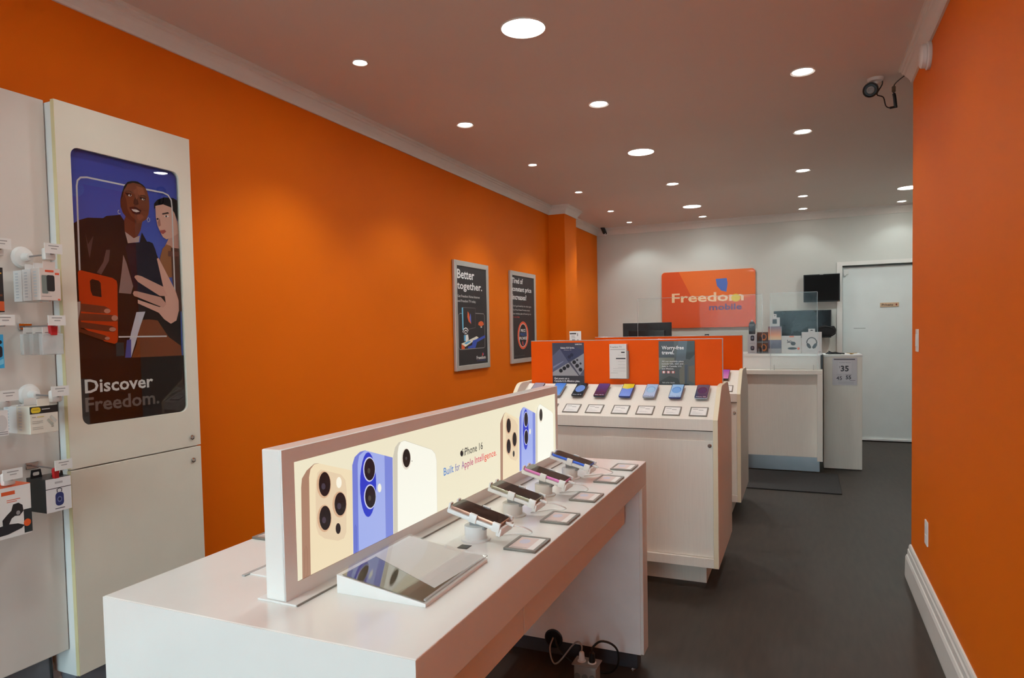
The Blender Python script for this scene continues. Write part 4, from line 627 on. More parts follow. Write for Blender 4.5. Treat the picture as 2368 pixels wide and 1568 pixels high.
ROWS = [1.690, 1.450, 1.212, 0.962]; WORDS = ['top', 'second', 'third', 'lowest']
for k, z in enumerate(ROWS):
    hook(1.478, z, 'product hook with white price label, %s of the column beside the poster cabinet' % WORDS[k], k in (0, 2))
    hook(1.318, z, 'product hook with white price label, %s of the column cut by the left picture edge' % WORDS[k], k in (0, 2, 3))
def package(name, label, x0, x1, y0, y1, z0, z1, m, art=None, side=None, tab=None, group=None):
    t = thing(name, label, 'package', ((x0 + x1) / 2, (y0 + y1) / 2, z0)); cx, cy_ = (x0 + x1) / 2, (y0 + y1) / 2
    MB().box(x0 - cx, x1 - cx, y0 - cy_, y1 - cy_, 0, z1 - z0, 0.0012).build('carton', m, t)
    if art: art(Print()).build('front_print', P_MATTE, YZ((x1 - cx + 0.0003, y0 - cy_, 0)), t)
    if side: side(Print()).build('side_print', P_MATTE, XZ((x0 - cx, y0 - cy_ - 0.0003, 0)), t)
    if tab: MB().box(x1 - cx - 0.004, x1 - cx - 0.002, -0.02, 0.02, z1 - z0, z1 - z0 + tab, 0.0006).build('hang_tab', m if tab < 0.03 else CLEAR_PLASTIC, t)
    return t
WBOX = mat('white_carton', (230, 228, 226), 0.4)
GREYBOX = mat('pale_pink_carton', (222, 208, 200), 0.45)
OTT = mat('pale_carton', (224, 218, 204), 0.45)
# top: three thin boxed cases one behind the other
def art_case(p):
    return p.rr((206, 196, 188), 0.004, 0.032, 0.02, 0.085, 0.004).rr((120, 132, 128), 0.006, 0.026, 0.022, 0.083, 0.004).rr((36, 34, 36), 0.022, 0.048, 0.030, 0.084, 0.006).rect((228, 86, 50), 0.018, 0.046, 0.094, 0.101).rect((228, 86, 50), 0.050, 0.064, 0.086, 0.093).rect((222, 100, 70), 0.056, 0.064, 0.0, 0.006).rect((150, 140, 136), 0.004, 0.036, 0.012, 0.014)
def side_txt(p):
    for k in range(9): p.rect((198, 200, 204), 0.012, 0.028, 0.012 + k * 0.010, 0.016 + k * 0.010)
    return p
for k, nm in enumerate(('front', 'middle', 'rear')):
    x1 = -2.318 - k * 0.048
    package('boxed_phone_case', 'pale boxed phone case on the top hook, %s of three' % nm, x1 - 0.044, x1, 1.428, 1.496, 1.535 - k * 0.001, 1.642 - k * 0.002, GREYBOX if k == 0 else WBOX, art_case, side_txt, 0.022)
# second: bags
for k, nm in enumerate(('front', 'middle', 'rear')):
    x1 = -2.322 - k * 0.05
    t = thing('cable_bag', 'clear hanging bag with a pale charging cable, %s of three on the second hook' % nm, 'package', (x1, 1.465, 1.352))
    MB().box(-0.020, 0, -0.036, 0.036, 0, 0.072, 0.004).build('bag', CLEAR_PLASTIC, t)
    MB().tube([(-0.01 + 0.002 * math.sin(a), 0.022 * math.cos(a), 0.034 + 0.022 * math.sin(a)) for a in [i * 0.8 for i in range(17)]], 0.0035, 6, 3).build('coiled_cable', WHITE_PLASTIC, t)
    MB().box(-0.012, -0.010, -0.028, 0.028, 0.060, 0.094, 0.0005).build('header_card', PAPER, t)
    Print().rect((90, 88, 92), -0.02, 0.012, 0.066, 0.070).rect((120, 118, 120), -0.02, 0.004, 0.074, 0.076).build('card_text', P_MATTE, YZ((-0.0097, 0, 0)), t)
t = thing('anti_theft_tag', 'small red plastic tag clipped on the second hook', 'tag', (-2.326, 1.468, 1.418))
MB().prism([(-0.010, 0), (0.010, 0), (0.013, 0.04), (0.008, 0.048), (-0.008, 0.048), (-0.013, 0.04)], 'x', -0.008, 0.008, 0.002).build('tag_body', RED, t)
# third: yellow label box
def art_otter(p):
    p.rect((28, 26, 26), 0, 0.090, 0.066, 0.090).rr((222, 190, 40), 0.004, 0.034, 0.069, 0.087, 0.007).rect((170, 150, 40), 0.009, 0.029, 0.077, 0.080).rect((190, 186, 180), 0.038, 0.064, 0.078, 0.081)
    p.rect((170, 160, 150), 0.006, 0.018, 0.054, 0.057).rect((214, 190, 110), 0.022, 0.044, 0.054, 0.057)
    for v in (0.040, 0.034, 0.020, 0.014): p.rect((190, 184, 172), 0.006, 0.040, v, v + 0.003)
    return p.poly((170, 172, 160), [(0.052, 0.042), (0.058, 0.048), (0.074, 0.028), (0.068, 0.022)]).poly((196, 194, 184), [(0.062, 0.052), (0.068, 0.058), (0.086, 0.038), (0.080, 0.030)]).line((150, 148, 140), [(0.070, 0.025), (0.074, 0.018), (0.066, 0.020)], 0.002)
for k, nm in enumerate(('front', 'rear')):
    x1 = -2.312 - k * 0.075
    package('screen_glass_box', 'pale box with black band and yellow label on the third hook, %s one' % nm, x1 - 0.07, x1, 1.373 + k * 0.004, 1.463 + k * 0.004, 1.094, 1.184, OTT if k == 0 else WBOX, art_otter, side_txt, 0.024)
# lowest: black and white boxed speaker
def art_speaker(p):
    p.rect((228, 226, 226), 0, 0.084, 0, 0.113).rect((60, 58, 60), 0, 0.084, 0.078, 0.0805).rect((180, 176, 178), 0.03, 0.056, 0.094, 0.101)
    p.rr((44, 52, 110), 0.030, 0.058, 0.018, 0.064, 0.012).ell((110, 120, 160), 0.044, 0.040, 0.008, 0.010).ell((34, 38, 80), 0.044, 0.040, 0.005, 0.006).line((60, 60, 70), [(0.037, 0.064), (0.036, 0.074), (0.044, 0.078), (0.052, 0.074), (0.051, 0.064)], 0.003)
    return p.rect((90, 88, 96), 0.028, 0.060, 0.008, 0.011)
t = package('boxed_speaker', 'black and white boxed blue speaker on the lowest hook beside the cabinet', -2.42, -2.318, 1.415, 1.500, 0.822, 0.936, mat('black_carton', (40, 38, 40), 0.3), art_speaker)
for k in range(2):
    yy = -0.03 + 0.045 * k
    MB().plate([(yy - 0.018, 0.114), (yy + 0.020, 0.114), (yy + 0.016, 0.142), (yy - 0.014, 0.142)], [rrect(yy - 0.010, yy + 0.012, 0.122, 0.134, 0.004, 3)], 0.003, YZ((-0.02 + 0.04 * k, 0, 0))).build('hang_loop', BLACK, t)
t = thing('anti_theft_tag', 'small red plastic tag clipped on the lowest hook', 'tag', (-2.322, 1.452, 0.934))
MB().prism([(-0.008, 0), (0.008, 0), (0.010, 0.03), (0.006, 0.036), (-0.006, 0.036), (-0.010, 0.03)], 'x', -0.006, 0.006, 0.0015).build('tag_body', RED, t)
# left column, partly out of the picture
def art_mount(p):
    p.rect((236, 232, 228), 0, 0.17, 0, 0.148).rect((228, 92, 44), 0.085, 0.125, 0.136, 0.148)
    p.rect((222, 110, 80), 0.10, 0.14, 0.118, 0.1205).rect((222, 110, 80), 0.10, 0.13, 0.112, 0.1145)
    p.poly((34, 33, 36), [(0.085, 0.060), (0.10, 0.075), (0.112, 0.085), (0.118, 0.104), (0.134, 0.106), (0.146, 0.096), (0.148, 0.076), (0.136, 0.064), (0.122, 0.066), (0.112, 0.060), (0.100, 0.036), (0.086, 0.03)]).ell((150, 148, 150), 0.132, 0.074, 0.006, 0.007)
    p.poly((40, 39, 44), [(0.06, 0.010), (0.10, 0.012), (0.140, 0.022), (0.150, 0.030), (0.130, 0.040), (0.10, 0.044), (0.06, 0.040)])
    p.ell((236, 96, 40), 0.158, 0.036, 0.011, 0.012)
    return p
ORG = mat('orange_carton', (226, 96, 48), 0.4)
t = package('car_mount_box', 'white and orange car mount box on the lowest left hook', -2.40, -2.31, 1.190, 1.363, 0.777, 0.938, mat('white_orange_carton', (232, 228, 226), 0.4), art_mount)
MB().box(-0.045, 0.045, -0.0865, 0.0865, 0.161, 0.1625).build('box_top', ORG, t)
MB().box(0.0452, 0.0456, 0.062, 0.0866, 0.004, 0.08).build('side_flash', mat('dark_green_print', (46, 52, 54), 0.4), t)
MB().box(-0.03, 0.03, 0.0866, 0.0870, 0.01, 0.10).build('side_band', mat('dark_green_print', (46, 52, 54), 0.4), t)
package('dark_cable_box', 'dark box with orange base on the top left hook cut by the picture edge', -2.36, -2.31, 1.20, 1.312, 1.492, 1.632, mat('black_carton', (40, 38, 40), 0.3),
        lambda p: p.rect((40, 36, 36), 0, 0.112, 0, 0.14).rect((206, 88, 40), 0, 0.112, 0.004, 0.034).rect((206, 150, 60), 0.01, 0.108, 0.120, 0.124).rect((110, 60, 36), 0.06, 0.108, 0.05, 0.056), None, 0.022)
package('blue_accessory_pack', 'bright blue accessory pack on the second left hook cut by the picture edge', -2.35, -2.31, 1.20, 1.304, 1.316, 1.422, mat('cyan_carton', (52, 164, 216), 0.35),
        lambda p: p.rect((52, 164, 216), 0, 0.104, 0, 0.106).rr((26, 30, 44), 0.04, 0.100, 0.034, 0.070, 0.008).ell((20, 22, 34), 0.094, 0.082, 0.006, 0.006).poly((120, 200, 230), [(0.08, 0.006), (0.102, 0.014), (0.102, 0.03), (0.08, 0.02)]), None, 0.022)
package('white_charger_box', 'white charger box on the third left hook cut by the picture edge', -2.37, -2.31, 1.20, 1.306, 1.103, 1.183, WBOX,
        lambda p: p.rect((228, 226, 224), 0, 0.106, 0, 0.08).ell((206, 204, 202), 0.088, 0.040, 0.016, 0.026).rect((150, 148, 150), 0.07, 0.104, 0.010, 0.013).rect((150, 148, 150), 0.07, 0.104, 0.004, 0.007), None, 0.024)

# ================================================================== near phone table
TX0, TX1, TY0, TY1, TZ = -1.380, -0.600, 0.950, 2.760, 0.850
tx, ty = (TX0 + TX1) / 2, (TY0 + TY1) / 2
t = thing('display_table', 'long white parsons-style phone table with thick edges in the foreground', 'table', (tx, ty, 0)); hx, hy = (TX1 - TX0) / 2, (TY1 - TY0) / 2
MB().box(-hx, hx, -hy, hy, 0.754, TZ, 0.0025).build('tabletop', WHITE, t)
MB().box(-hx, hx, -hy, -hy + 0.082, 0.065, 0.754, 0.002).build('end_panel', WHITE, t)
MB().box(-hx, hx, -hy - 0.0012, -hy + 0.0005, 0.065, TZ - 0.001).build('end_facing', WHITE, t)
fl = MB().box(-hx, hx, hy - 0.082, hy, 0.065, 0.754, 0.002).build('end_panel', WHITE, t)
MB().box(-hx + 0.004, hx - 0.012, hy - 0.088, hy - 0.0825, 0.065, 0.754, 0.001).build('inner_lining', mat('grey_lining', (238, 236, 236), 0.5), fl)
for s in (-1, 1):
    y0, y1 = (-hy + 0.01, -hy + 0.075) if s < 0 else (hy - 0.075, hy - 0.01)
    MB().box(-hx + 0.03, hx - 0.03, y0, y1, 0, 0.065).build('toe_kick', DARKTOE if s > 0 else GREYTOE, t)
MB().lathe([(0.011, 0), (0.011, 0.006), (0.004, 0.010)], 12, Matrix.Translation((hx - 0.045, hy - 0.09, 0.0))).build('levelling_foot', CHROME, t)
for y0, y1 in ((1.034, 1.562), (1.566, 2.620)):
    MB().box(-hx + 0.06, hx - 0.06, y0 - ty, y1 - ty, 0.620, 0.754, 0.001).build('apron', WHITE_SATIN, t)
g = MB().lathe([(0.040, 0), (0.041, 0.003), (0.036, 0.005), (0.034, 0.001), (0.004, 0.001)], 28, Matrix.Translation((-0.989 - tx, hy - 0.0885, 0.075)) @ Matrix.Rotation(R(90), 4, 'X')).build('cable_grommet', BLACK, t)

# lightbox
LBL, LBH = 1.60, 0.318
t = thing('lightbox_sign', 'long white lightbox sign with glowing phone pictures standing on the near table', 'lightbox', (-0.974, 1.055, TZ), R(-0.9))
MB().box(-0.052, -0.003, 0.0, LBL, 0.004, LBH, 0.003).build('housing', WHITE, t)
MB().plate([(0.001, 0.004), (LBL - 0.001, 0.004), (LBL - 0.001, LBH - 0.001), (0.001, LBH - 0.001)], [[(0.036, 0.034), (1.577, 0.034), (1.577, 0.287), (0.036, 0.287)]], 0.004, YZ((-0.0035, 0, 0))).build('front_frame', WHITE_SATIN, t)
p = Print(5e-5); p.poly(None, [(0.034, 0.032), (0.2, 0.032), (0.8, 0.032), (1.4, 0.032), (1.579, 0.032), (1.579, 0.289), (1.4, 0.289), (0.8, 0.289), (0.2, 0.289), (0.034, 0.289)], [(236, 228, 200)] * 10); p.items(LIGHTBOX_ART, 0.006)
p.build('backlit_sheet', P_BACKLIT, YZ((-0.0028, 0, 0)), t)
b = MB().box(-0.074, 0.030, -0.003, LBL + 0.004, 0.0, 0.004, 0.001).build('base_plate', WHITE_SATIN, t)
MB().box(0.0305, 0.0325, -0.002, LBL + 0.003, 0.0, 0.0035).build('base_edge', PLATE_GREY, b)

# sloping sign holder
t = thing('sign_holder', 'white wedge-shaped acrylic sign holder lying on the near table by the lightbox', 'sign holder', (-0.804, 1.286, TZ))
wx, wy = 0.109, 0.144
MB().prism([(-wx, 0), (wx, 0), (wx, 0.007), (-wx, 0.040)], 'y', -wy, wy, 0.0008).build('wedge', WHITE_SATIN, t)
ang = math.atan2(0.033, 2 * wx); Mw = frame_M((0, 0, 0.0245), (math.cos(ang), 0, -math.sin(ang)), (0, 1, 0)); sl = wx / math.cos(ang)
def onM(o, M): o.matrix_parent_inverse = Matrix.Identity(4); o.matrix_local = M; return o
onM(MB().box(-sl + 0.012, sl - 0.006, -wy + 0.004, wy - 0.004, 0.0, 0.0008).build('tray_floor', mat('mirror_dark_tray', (118, 112, 92), 0.06, spec=0.9, coat=1.0), t), Mw)
onM(MB().prism([(-sl + 0.012, -wy + 0.126), (sl - 0.020, -wy + 0.070), (sl - 0.006, wy - 0.004), (-sl + 0.012, wy - 0.004)], 'z', 0.001, 0.0016).build('paper_sheet', PAPER, t), Mw)
onM(MB().box(-sl, sl, -wy, wy, 0.0022, 0.0046, 0.0006).build('acrylic_cover', ACRYL, t), Mw)
onM(MB().box(sl - 0.006, sl, -wy, wy, 0.0047, 0.0085, 0.001).build('front_lip', ACRYL_EDGE, t), Mw)
t = thing('table_slot', 'small dark cable slot in the white tabletop beside the first phone stand', 'slot', (-0.798, 1.508, TZ + 0.0003))
MB().box(-0.014, 0.014, -0.014, 0.014, 0, 0.0012, 0.0003).build('slot_plate', BLACK, t)

# phones on security stands
def phone(name, label, cat_loc, side, screen_fn, w=0.072, l=0.150, th=0.0085, M=None, group=None, bezel=(14, 14, 16)):
    """phone lying in its own frame: length along local y (top = +y), screen up; M places it"""
    t = thing(name, label, 'phone', (0, 0, 0), 0, group)
    t.matrix_world = M
    MB().prism(rrect(-w / 2, w / 2, -l / 2, l / 2, 0.009, 4), 'z', 0.0, th, 0.0012).build('body', side, t, True)
    p = Print(4e-5); p.rr(bezel, -w / 2 + 0.0015, w / 2 - 0.0015, -l / 2 + 0.0015, l / 2 - 0.0015, 0.008)
    screen_fn(p, w, l); p.build('screen', P_SCREEN, Matrix.Translation((0, 0, th + 0.0001)), t)
    return t
SIDES = [mat('gold_phone_side', (196, 150, 128), 0.3, metal=0.7), mat('champagne_phone_side', (176, 166, 140), 0.3, metal=0.7), mat('pink_phone_side', (226, 130, 190), 0.3, metal=0.3), mat('blue_phone_side', (70, 110, 220), 0.3, metal=0.3)]
SNAMES = ['gold', 'champagne', 'pink', 'blue']; SPOS = ['nearest', 'second', 'third', 'farthest']
tilt = R(15)
for k, y in enumerate((1.578, 1.826, 2.088, 2.362)):
    bx_ = -0.800
    s = thing('phone_stand', 'white security phone stand holding the %s phone on the near table' % SNAMES[k], 'phone stand', (bx_, y, TZ), 0, 'security stands on the near table')
    MB().lathe([(0.040, 0), (0.040, 0.003), (0.030, 0.005), (0.029, 0.010), (0.030, 0.038), (0.026, 0.040)], 28).build('post', WHITE_PLASTIC, s, True)
    MB().prism([(-0.012, 0.030), (0.034, 0.030), (0.026, 0.052), (-0.012, 0.060)], 'y', -0.014, 0.014, 0.002).build('neck', mat('grey_neck', (150, 148, 146), 0.4), s)
    # cradle frame: local x runs down the slope towards the aisle
    Mc = frame_M((0.012, 0, 0.0555), (math.cos(tilt), 0, -math.sin(tilt)), (0, 1, 0))
    cr = MB().box(-0.080, 0.080, -0.041, 0.041, 0, 0.012, 0.004).box(0.068, 0.082, -0.041, 0.041, -0.010, 0.012, 0.003).build('cradle', WHITE_PLASTIC, s, True); onM(cr, Mc)
    for (cx, sy) in ((-0.002, -1), (0.066, -1), (-0.002, 1), (0.066, 1)):
        c = MB().box(cx - 0.011, cx + 0.011, sy * 0.041 - 0.0035, sy * 0.041 + 0.0035, 0.0, 0.0235, 0.002).box(cx - 0.011, cx + 0.011, min(sy * 0.041, sy * 0.036), max(sy * 0.041, sy * 0.036), 0.0212, 0.0240, 0.0008).build('claw', WHITE_PLASTIC, s, True); onM(c, Mc)
    for sy in (-1, 1):
        c = MB().box(-0.083, -0.077, sy * 0.022 - 0.008, sy * 0.022 + 0.008, 0.0, 0.0235, 0.0015).build('claw', WHITE_PLASTIC, s, True); onM(c, Mc)
    Mp = Matrix.Translation((bx_, y, TZ)) @ Mc @ Matrix.Translation((-0.002, 0, 0.0125)) @ Matrix.Rotation(R(90), 4, 'Z')
    phone('display_phone', '%s phone clamped in its stand, %s of four on the near table' % (SNAMES[k], SPOS[k]), None, SIDES[k], lambda p, w, l: p.rr((16, 15, 17), -w / 2 + 0.003, w / 2 - 0.003, -l / 2 + 0.003, l / 2 - 0.003, 0.007), 0.074, 0.146, 0.0085, Mp, 'phones on the near table')
    cb = thing('charging_cord', 'white charging cord looping from the %s phone down to the table' % SNAMES[k], 'cord', (bx_, y, TZ), 0, 'charging cords on the near table')
    d = 0.012 * (k % 2)
    MB().tube([(0.086, 0.006, 0.050), (0.108, 0.006, 0.044)], 0.0042, 8, 0).build('plug', WHITE_PLASTIC, cb)
    MB().tube([(0.106, 0.006, 0.0445), (0.128, 0.022, 0.038), (0.138 + d, 0.052, 0.020), (0.126, 0.074, 0.006), (0.098, 0.074 + d, 0.0035), (0.066, 0.056, 0.003), (0.044, 0.034, 0.003)], 0.0019, 6).build('wire', WHITE_PLASTIC, cb)

def price_plate(name, label, M, w, l, art, group, rim=PLATE_GREY, b=0.008, th=0.006):
    t = thing(name, label, 'price plate', (0, 0, 0), 0, group); t.matrix_world = M
    MB().plate([(-w / 2, -l / 2), (w / 2, -l / 2), (w / 2, l / 2), (-w / 2, l / 2)], [[(-w / 2 + b, -l / 2 + b), (w / 2 - b, -l / 2 + b), (w / 2 - b, l / 2 - b), (-w / 2 + b, l / 2 - b)]], th, Matrix.Identity(4)).build('frame', rim, t)
    p = Print(4e-5); p.rect((238, 236, 232), -w / 2 + b, w / 2 - b, -l / 2 + b, l / 2 - b); art(p, w, l)
    p.build('card', P_GLOSS, Matrix.Translation((0, 0, th - 0.0015)), t); return t
def art_table(p, w, l):
    p.rect((226, 206, 200), -w / 2 + 0.010, w / 2 - 0.026, -l / 2 + 0.012, l / 2 - 0.012)  .ell((206, 206, 220), -0.012, 0.012, 0.014, 0.018).rect((150, 148, 150), -0.03, 0.012, -0.036, -0.034).rect((150, 148, 150), -0.03, 0.004, -0.042, -0.040)  # pink patch and pale oval print reflections into the card; bars are text
for k, y in enumerate((1.578, 1.834, 2.094, 2.369, 2.600)):
    price_plate('price_plate', 'grey framed price plate at the aisle edge of the near table, %s of five' % ORD[k], Matrix.Translation((-0.652, y, TZ)), 0.086, 0.112, art_table, 'price plates on the near table')
price_plate('price_plate', 'grey framed price plate at the wall edge of the table behind the lightbox', Matrix.Translation((-1.334, 1.428, TZ)), 0.086, 0.112, art_table, 'price plates on the near table')
t = thing('sign_holder', 'pale acrylic edge of a holder lying behind the lightbox end', 'sign holder', (-1.13, 1.22, TZ))
MB().prism([(-0.055, -0.075), (-0.045, -0.075), (-0.040, 0.08), (-0.050, 0.08)], 'z', 0, 0.004, 0.001).build('edge_strip', ACRYL_EDGE, t)
MB().box(-0.045, 0.05, -0.06, 0.08, 0, 0.003, 0.0008).build('plate', WHITE_SATIN, t)

# power box and cords under the table
t = thing('power_box', 'grey metal outlet box on the floor under the near table', 'power outlet', (-0.785, 2.487, 0))
GALV = mat('galvanised_grey', (150, 142, 134), 0.45, metal=0.3, var=0.1)
MB().box(-0.046, 0.046, -0.028, 0.034, 0.006, 0.088, 0.008).build('box', GALV, t, True)
MB().box(-0.052, 0.052, -0.034, 0.038, 0.088, 0.094, 0.002).build('cover_plate', GALV, t)
for k in range(3): MB().lathe([(0.0125, 0), (0.0125, 0.002), (0.010, 0.0025)], 16, Matrix.Translation((-0.030 + 0.030 * k, -0.028, 0.045)) @ Matrix.Rotation(R(90), 4, 'X')).build('knockout', mat('dark_galvanised', (110, 102, 96), 0.5, metal=0.3), t)
for k in range(2):
    MB().lathe([(0.0165, 0.094), (0.0165, 0.097), (0.014, 0.098)], 20, Matrix.Translation((-0.020 + 0.042 * k, 0.0, 0))).build('receptacle', WHITE_PLASTIC, t)
t = thing('extension_lead', 'white cord and plug running from the outlet box to the grommet', 'cord', (-0.805, 2.487, 0.098))
MB().lathe([(0.011, 0), (0.012, 0.004), (0.010, 0.03), (0.005, 0.036)], 14).build('plug', WHITE_PLASTIC, t, True)
MB().tube([(0, 0, 0.034), (-0.004, 0.01, 0.055), (-0.05, 0.07, 0.03), (-0.13, 0.09, -0.075), (-0.165, 0.11, -0.085), (-0.19, 0.15, -0.05), (-0.186, 0.182, -0.02)], 0.0035, 6).build('wire', mat('grey_wire', (170, 160, 156), 0.5), t)
t = thing('extension_lead', 'black cord looping up from the outlet box and back to the grommet', 'cord', (-0.763, 2.487, 0.098))
MB().lathe([(0.012, 0), (0.013, 0.004), (0.011, 0.034), (0.006, 0.040)], 14).build('plug', BLACK, t, True)
MB().tube([(0, 0, 0.038), (0.002, 0.002, 0.056), (0.03, 0.02, 0.078), (0.072, 0.03, 0.070), (0.094, 0.04, 0.036), (0.08, 0.07, -0.04), (0.02, 0.11, -0.092), (-0.1, 0.13, -0.092), (-0.19, 0.16, -0.06), (-0.22, 0.182, -0.02)], 0.0045, 6).build('wire', CABLE, t)

# ================================================================== double-sided phone islands
def gondola(cx, cy_, label, group='phone display islands'):
    t = thing('display_island', label, 'display stand', (cx, cy_, 0), 0, group)
    W = 0.6085; s = 0.026
    prof = [(-0.36, 0.127), (-0.36, 0.915), (-0.19, 1.058), (-0.165, 1.073), (-0.13, 1.080), (0.13, 1.080), (0.165, 1.073), (0.19, 1.058), (0.36, 0.915), (0.36, 0.127)]
    for sx in (-1, 1):
        a, b = (W - s, W) if sx > 0 else (-W, -W + s)
        q = MB().prism(prof, 'x', a, b, 0.0015).build('side_panel', GRAIN, t)
        MB().prism([(-0.3612, 0.128), (-0.3612, 0.915), (-0.191, 1.0595), (-0.166, 1.0745), (-0.13, 1.0815), (0.13, 1.0815), (0.13, 1.0803), (-0.13, 1.0803), (-0.165, 1.0733), (-0.19, 1.0583), (-0.3602, 0.915), (-0.3602, 0.128)], 'x', a + 0.001, b - 0.001).build('edge_band', GRAIN_EDGE, q)
    I = W - s
    MB().box(-I, I, -0.335, 0.335, 0.150, 0.850).build('carcass', GRAIN, t)
    for sy in (-1, 1):
        f = lambda y0, y1: (min(sy * y0, sy * y1), max(sy * y0, sy * y1))
        MB().prism([(sy * 0.358, 0.857), (sy * 0.358, 0.917), (sy * 0.022, 1.068), (sy * 0.022, 1.050), (sy * 0.340, 0.900), (sy * 0.340, 0.857)], 'x', -I, I, 0.001).build('sloped_deck', GRAIN, t)
        MB().box(-I, I, *f(0.335, 0.359), 0.127, 0.176, 0.001).build('bottom_rail', GRAIN, t)
        d = MB().box(*(( -0.015, I - 0.003) if sy < 0 else (-I + 0.003, 0.015)), *f(0.335, 0.340), 0.178, 0.800, 0.001).build('door', GRAIN, t)
        lock(d, -sy * (I - 0.019), sy * 0.340, 0.806 - 0.03, Matrix.Rotation(R(90 if sy < 0 else -90), 4, 'X'))
    MB().box(-W + 0.10, W - 0.08, -0.235, 0.235, 0.0, 0.150).build('plinth', GRAIN, t)
    bd = MB().box(-0.572, 0.595, -0.009, 0.009, 1.045, 1.333, 0.001).build('header_board', BOARD, t)
    MB().box(-0.572, 0.597, -0.0105, 0.0105, 1.3332, 1.3375, 0.001).build('clear_cap', ACRYL_EDGE, bd)
    MB().box(0.5952, 0.5985, -0.0105, 0.0105, 1.07, 1.3375, 0.001).build('clear_cap', ACRYL_EDGE, bd)
    return t
G1 = (-1.0175, 3.980); G2 = (-1.0230, 5.430)
gondola(*G1, 'pale wood phone island with orange board, the nearer one just past the white table')
gondola(*G2, 'pale wood phone island with orange board, the farther one by the counter')
SA = math.atan2(0.151, 0.336)
def on_slope(g, x, y):
    z = 0.917 + (y - (g[1] - 0.358)) * 0.151 / 0.336
    return frame_M((x, y, z), (1, 0, 0), (0, math.cos(SA), math.sin(SA)))
PHBODY = mat('graphite_phone_side', (60, 64, 76), 0.3, metal=0.5); PHBLUE = mat('navy_phone_side', (50, 66, 130), 0.3, metal=0.4); PHSIL = mat('silver_phone_side', (150, 160, 176), 0.3, metal=0.6); PHBLK = mat('black_phone_side', (34, 32, 36), 0.3)
def scr(top, bot, blob=None, txt=None, tc=(230, 232, 240), band=None, ring=None):
    def f(p, w, l):
        x0, x1, y0, y1 = -w / 2 + 0.003, w / 2 - 0.003, -l / 2 + 0.004, l / 2 - 0.003
        p.grad(top, bot, x0, x1, y0, y1)
        if band: p.poly(band, [(x0, y1 - 0.052), (0.0, y1 - 0.060), (x1, y1 - 0.045), (x1, y1), (x0, y1)])
        if blob: p.ell(blob, 0.0, 0.008, w * 0.40, l * 0.28, 24)
        if ring: p.ell(ring[0], 0.0, 0.010, w * 0.36, l * 0.24, 24).ell(ring[1], 0.0, 0.006, w * 0.31, l * 0.21, 24)
        if txt: p.text(tc, txt, x0 + 0.004, y0 + 0.006, w * 0.78, 0.008, 0.01)
    return f
PH = [(-1.512, 'phone with painted reflection at the wall end of the near island deck', PHBODY, scr((150, 156, 176), (168, 166, 176))),  # this screen's grey gradient is a reflection painted into its colours
      (-1.372, 'bright blue phone half hidden behind the lightbox corner on the near island', PHSIL, scr((60, 120, 220), (110, 170, 240))),
      (-1.232, 'black phone with a large pale blue disc on its screen on the near island', PHBLK, scr((20, 20, 26), (20, 20, 26), (110, 146, 220), 'Galaxy S25 FE')),
      (-1.096, 'dark violet phone on the near island deck', PHBODY, scr((56, 66, 140), (34, 34, 60), None, 'Galaxy A56 5G')),
      (-0.945, 'phone with yellow and blue screen on the near island deck', PHBLUE, scr((84, 120, 220), (120, 150, 232), None, None, band=(226, 206, 50))),
      (-0.806, 'pale cyan phone on the near island deck', PHSIL, scr((150, 200, 236), (176, 206, 238), None, 'Galaxy A16', (60, 80, 120), ring=((120, 176, 224), (150, 206, 240)))),
      (-0.660, 'light blue phone on the near island deck between cyan and purple ones', PHBLUE, scr((150, 196, 240), (176, 206, 244), None, 'Galaxy A26', (60, 80, 120), ring=((84, 140, 220), (116, 170, 236)))),
      (-0.518, 'dull purple phone at the aisle end of the near island deck', PHSIL, scr((92, 104, 128), (56, 60, 96), None, 'Galaxy S25', ring=((42, 46, 84), (60, 62, 106))))]
def island_phone(g, x, y, label, side, sf, group):
    mlab = label.replace(' half hidden behind the lightbox corner', '').replace(' with a large pale blue disc on its screen', '').replace(' between cyan and purple ones', '').replace(' seen past the near one', '').replace(' deck', '')
    M = on_slope(g, x, y)
    s = thing('phone_mount', 'grey mount under the ' + mlab, 'phone mount', (0, 0, 0), 0, 'phone mounts on the islands'); s.matrix_world = M
    MB().prism(rrect(-0.020, 0.020, -0.032, 0.032, 0.006, 3), 'z', 0, 0.013, 0.0015).build('mount_body', PLATE_GREY, s)
    phone('display_phone', label, None, side, sf, 0.070, 0.152, 0.0085, M @ Matrix.Translation((0, 0, 0.0132)), group)
def art_tag(p, w, l):
    p.rect((120, 118, 120), -w * 0.36, -w * 0.06, l * 0.24, l * 0.28).rect((90, 88, 92), -w * 0.02, w * 0.24, l * 0.14, l * 0.18).rect((170, 168, 170), -w * 0.34, -w * 0.16, 0.0, 0.0015).rect((176, 174, 176), -w * 0.34, w * 0.1, -l * 0.16, -l * 0.14).rect((176, 174, 176), -w * 0.34, w * 0.22, -l * 0.24, -l * 0.22)
for k, (x, lab, side, sf) in enumerate(PH):
    island_phone(G1, x, 3.862, lab, side, sf, 'phones on the near island')
    price_plate('price_plate', 'grey framed price card below the ' + lab.replace(' half hidden behind the lightbox corner', '').replace(' with a large pale blue disc on its screen', ' with blue disc').replace(' on the near island deck', '').replace(' on the near island', '').replace(' of the near island deck', ''), on_slope(G1, x + 0.003, 3.688), 0.094, 0.090, art_tag, 'price cards on the near island', PLATE_GREY, 0.006, 0.005)
island_phone(G2, -0.548, 5.312, 'pink and violet phone on the far island seen past the near one', PHBODY, scr((150, 80, 190), (226, 150, 200)), 'phones on the far island')
price_plate('price_plate', 'grey framed price card on the far island below the pink phone', on_slope(G2, -0.520, 5.138), 0.094, 0.090, art_tag, 'price cards on the far island', PLATE_GREY, 0.006, 0.005)

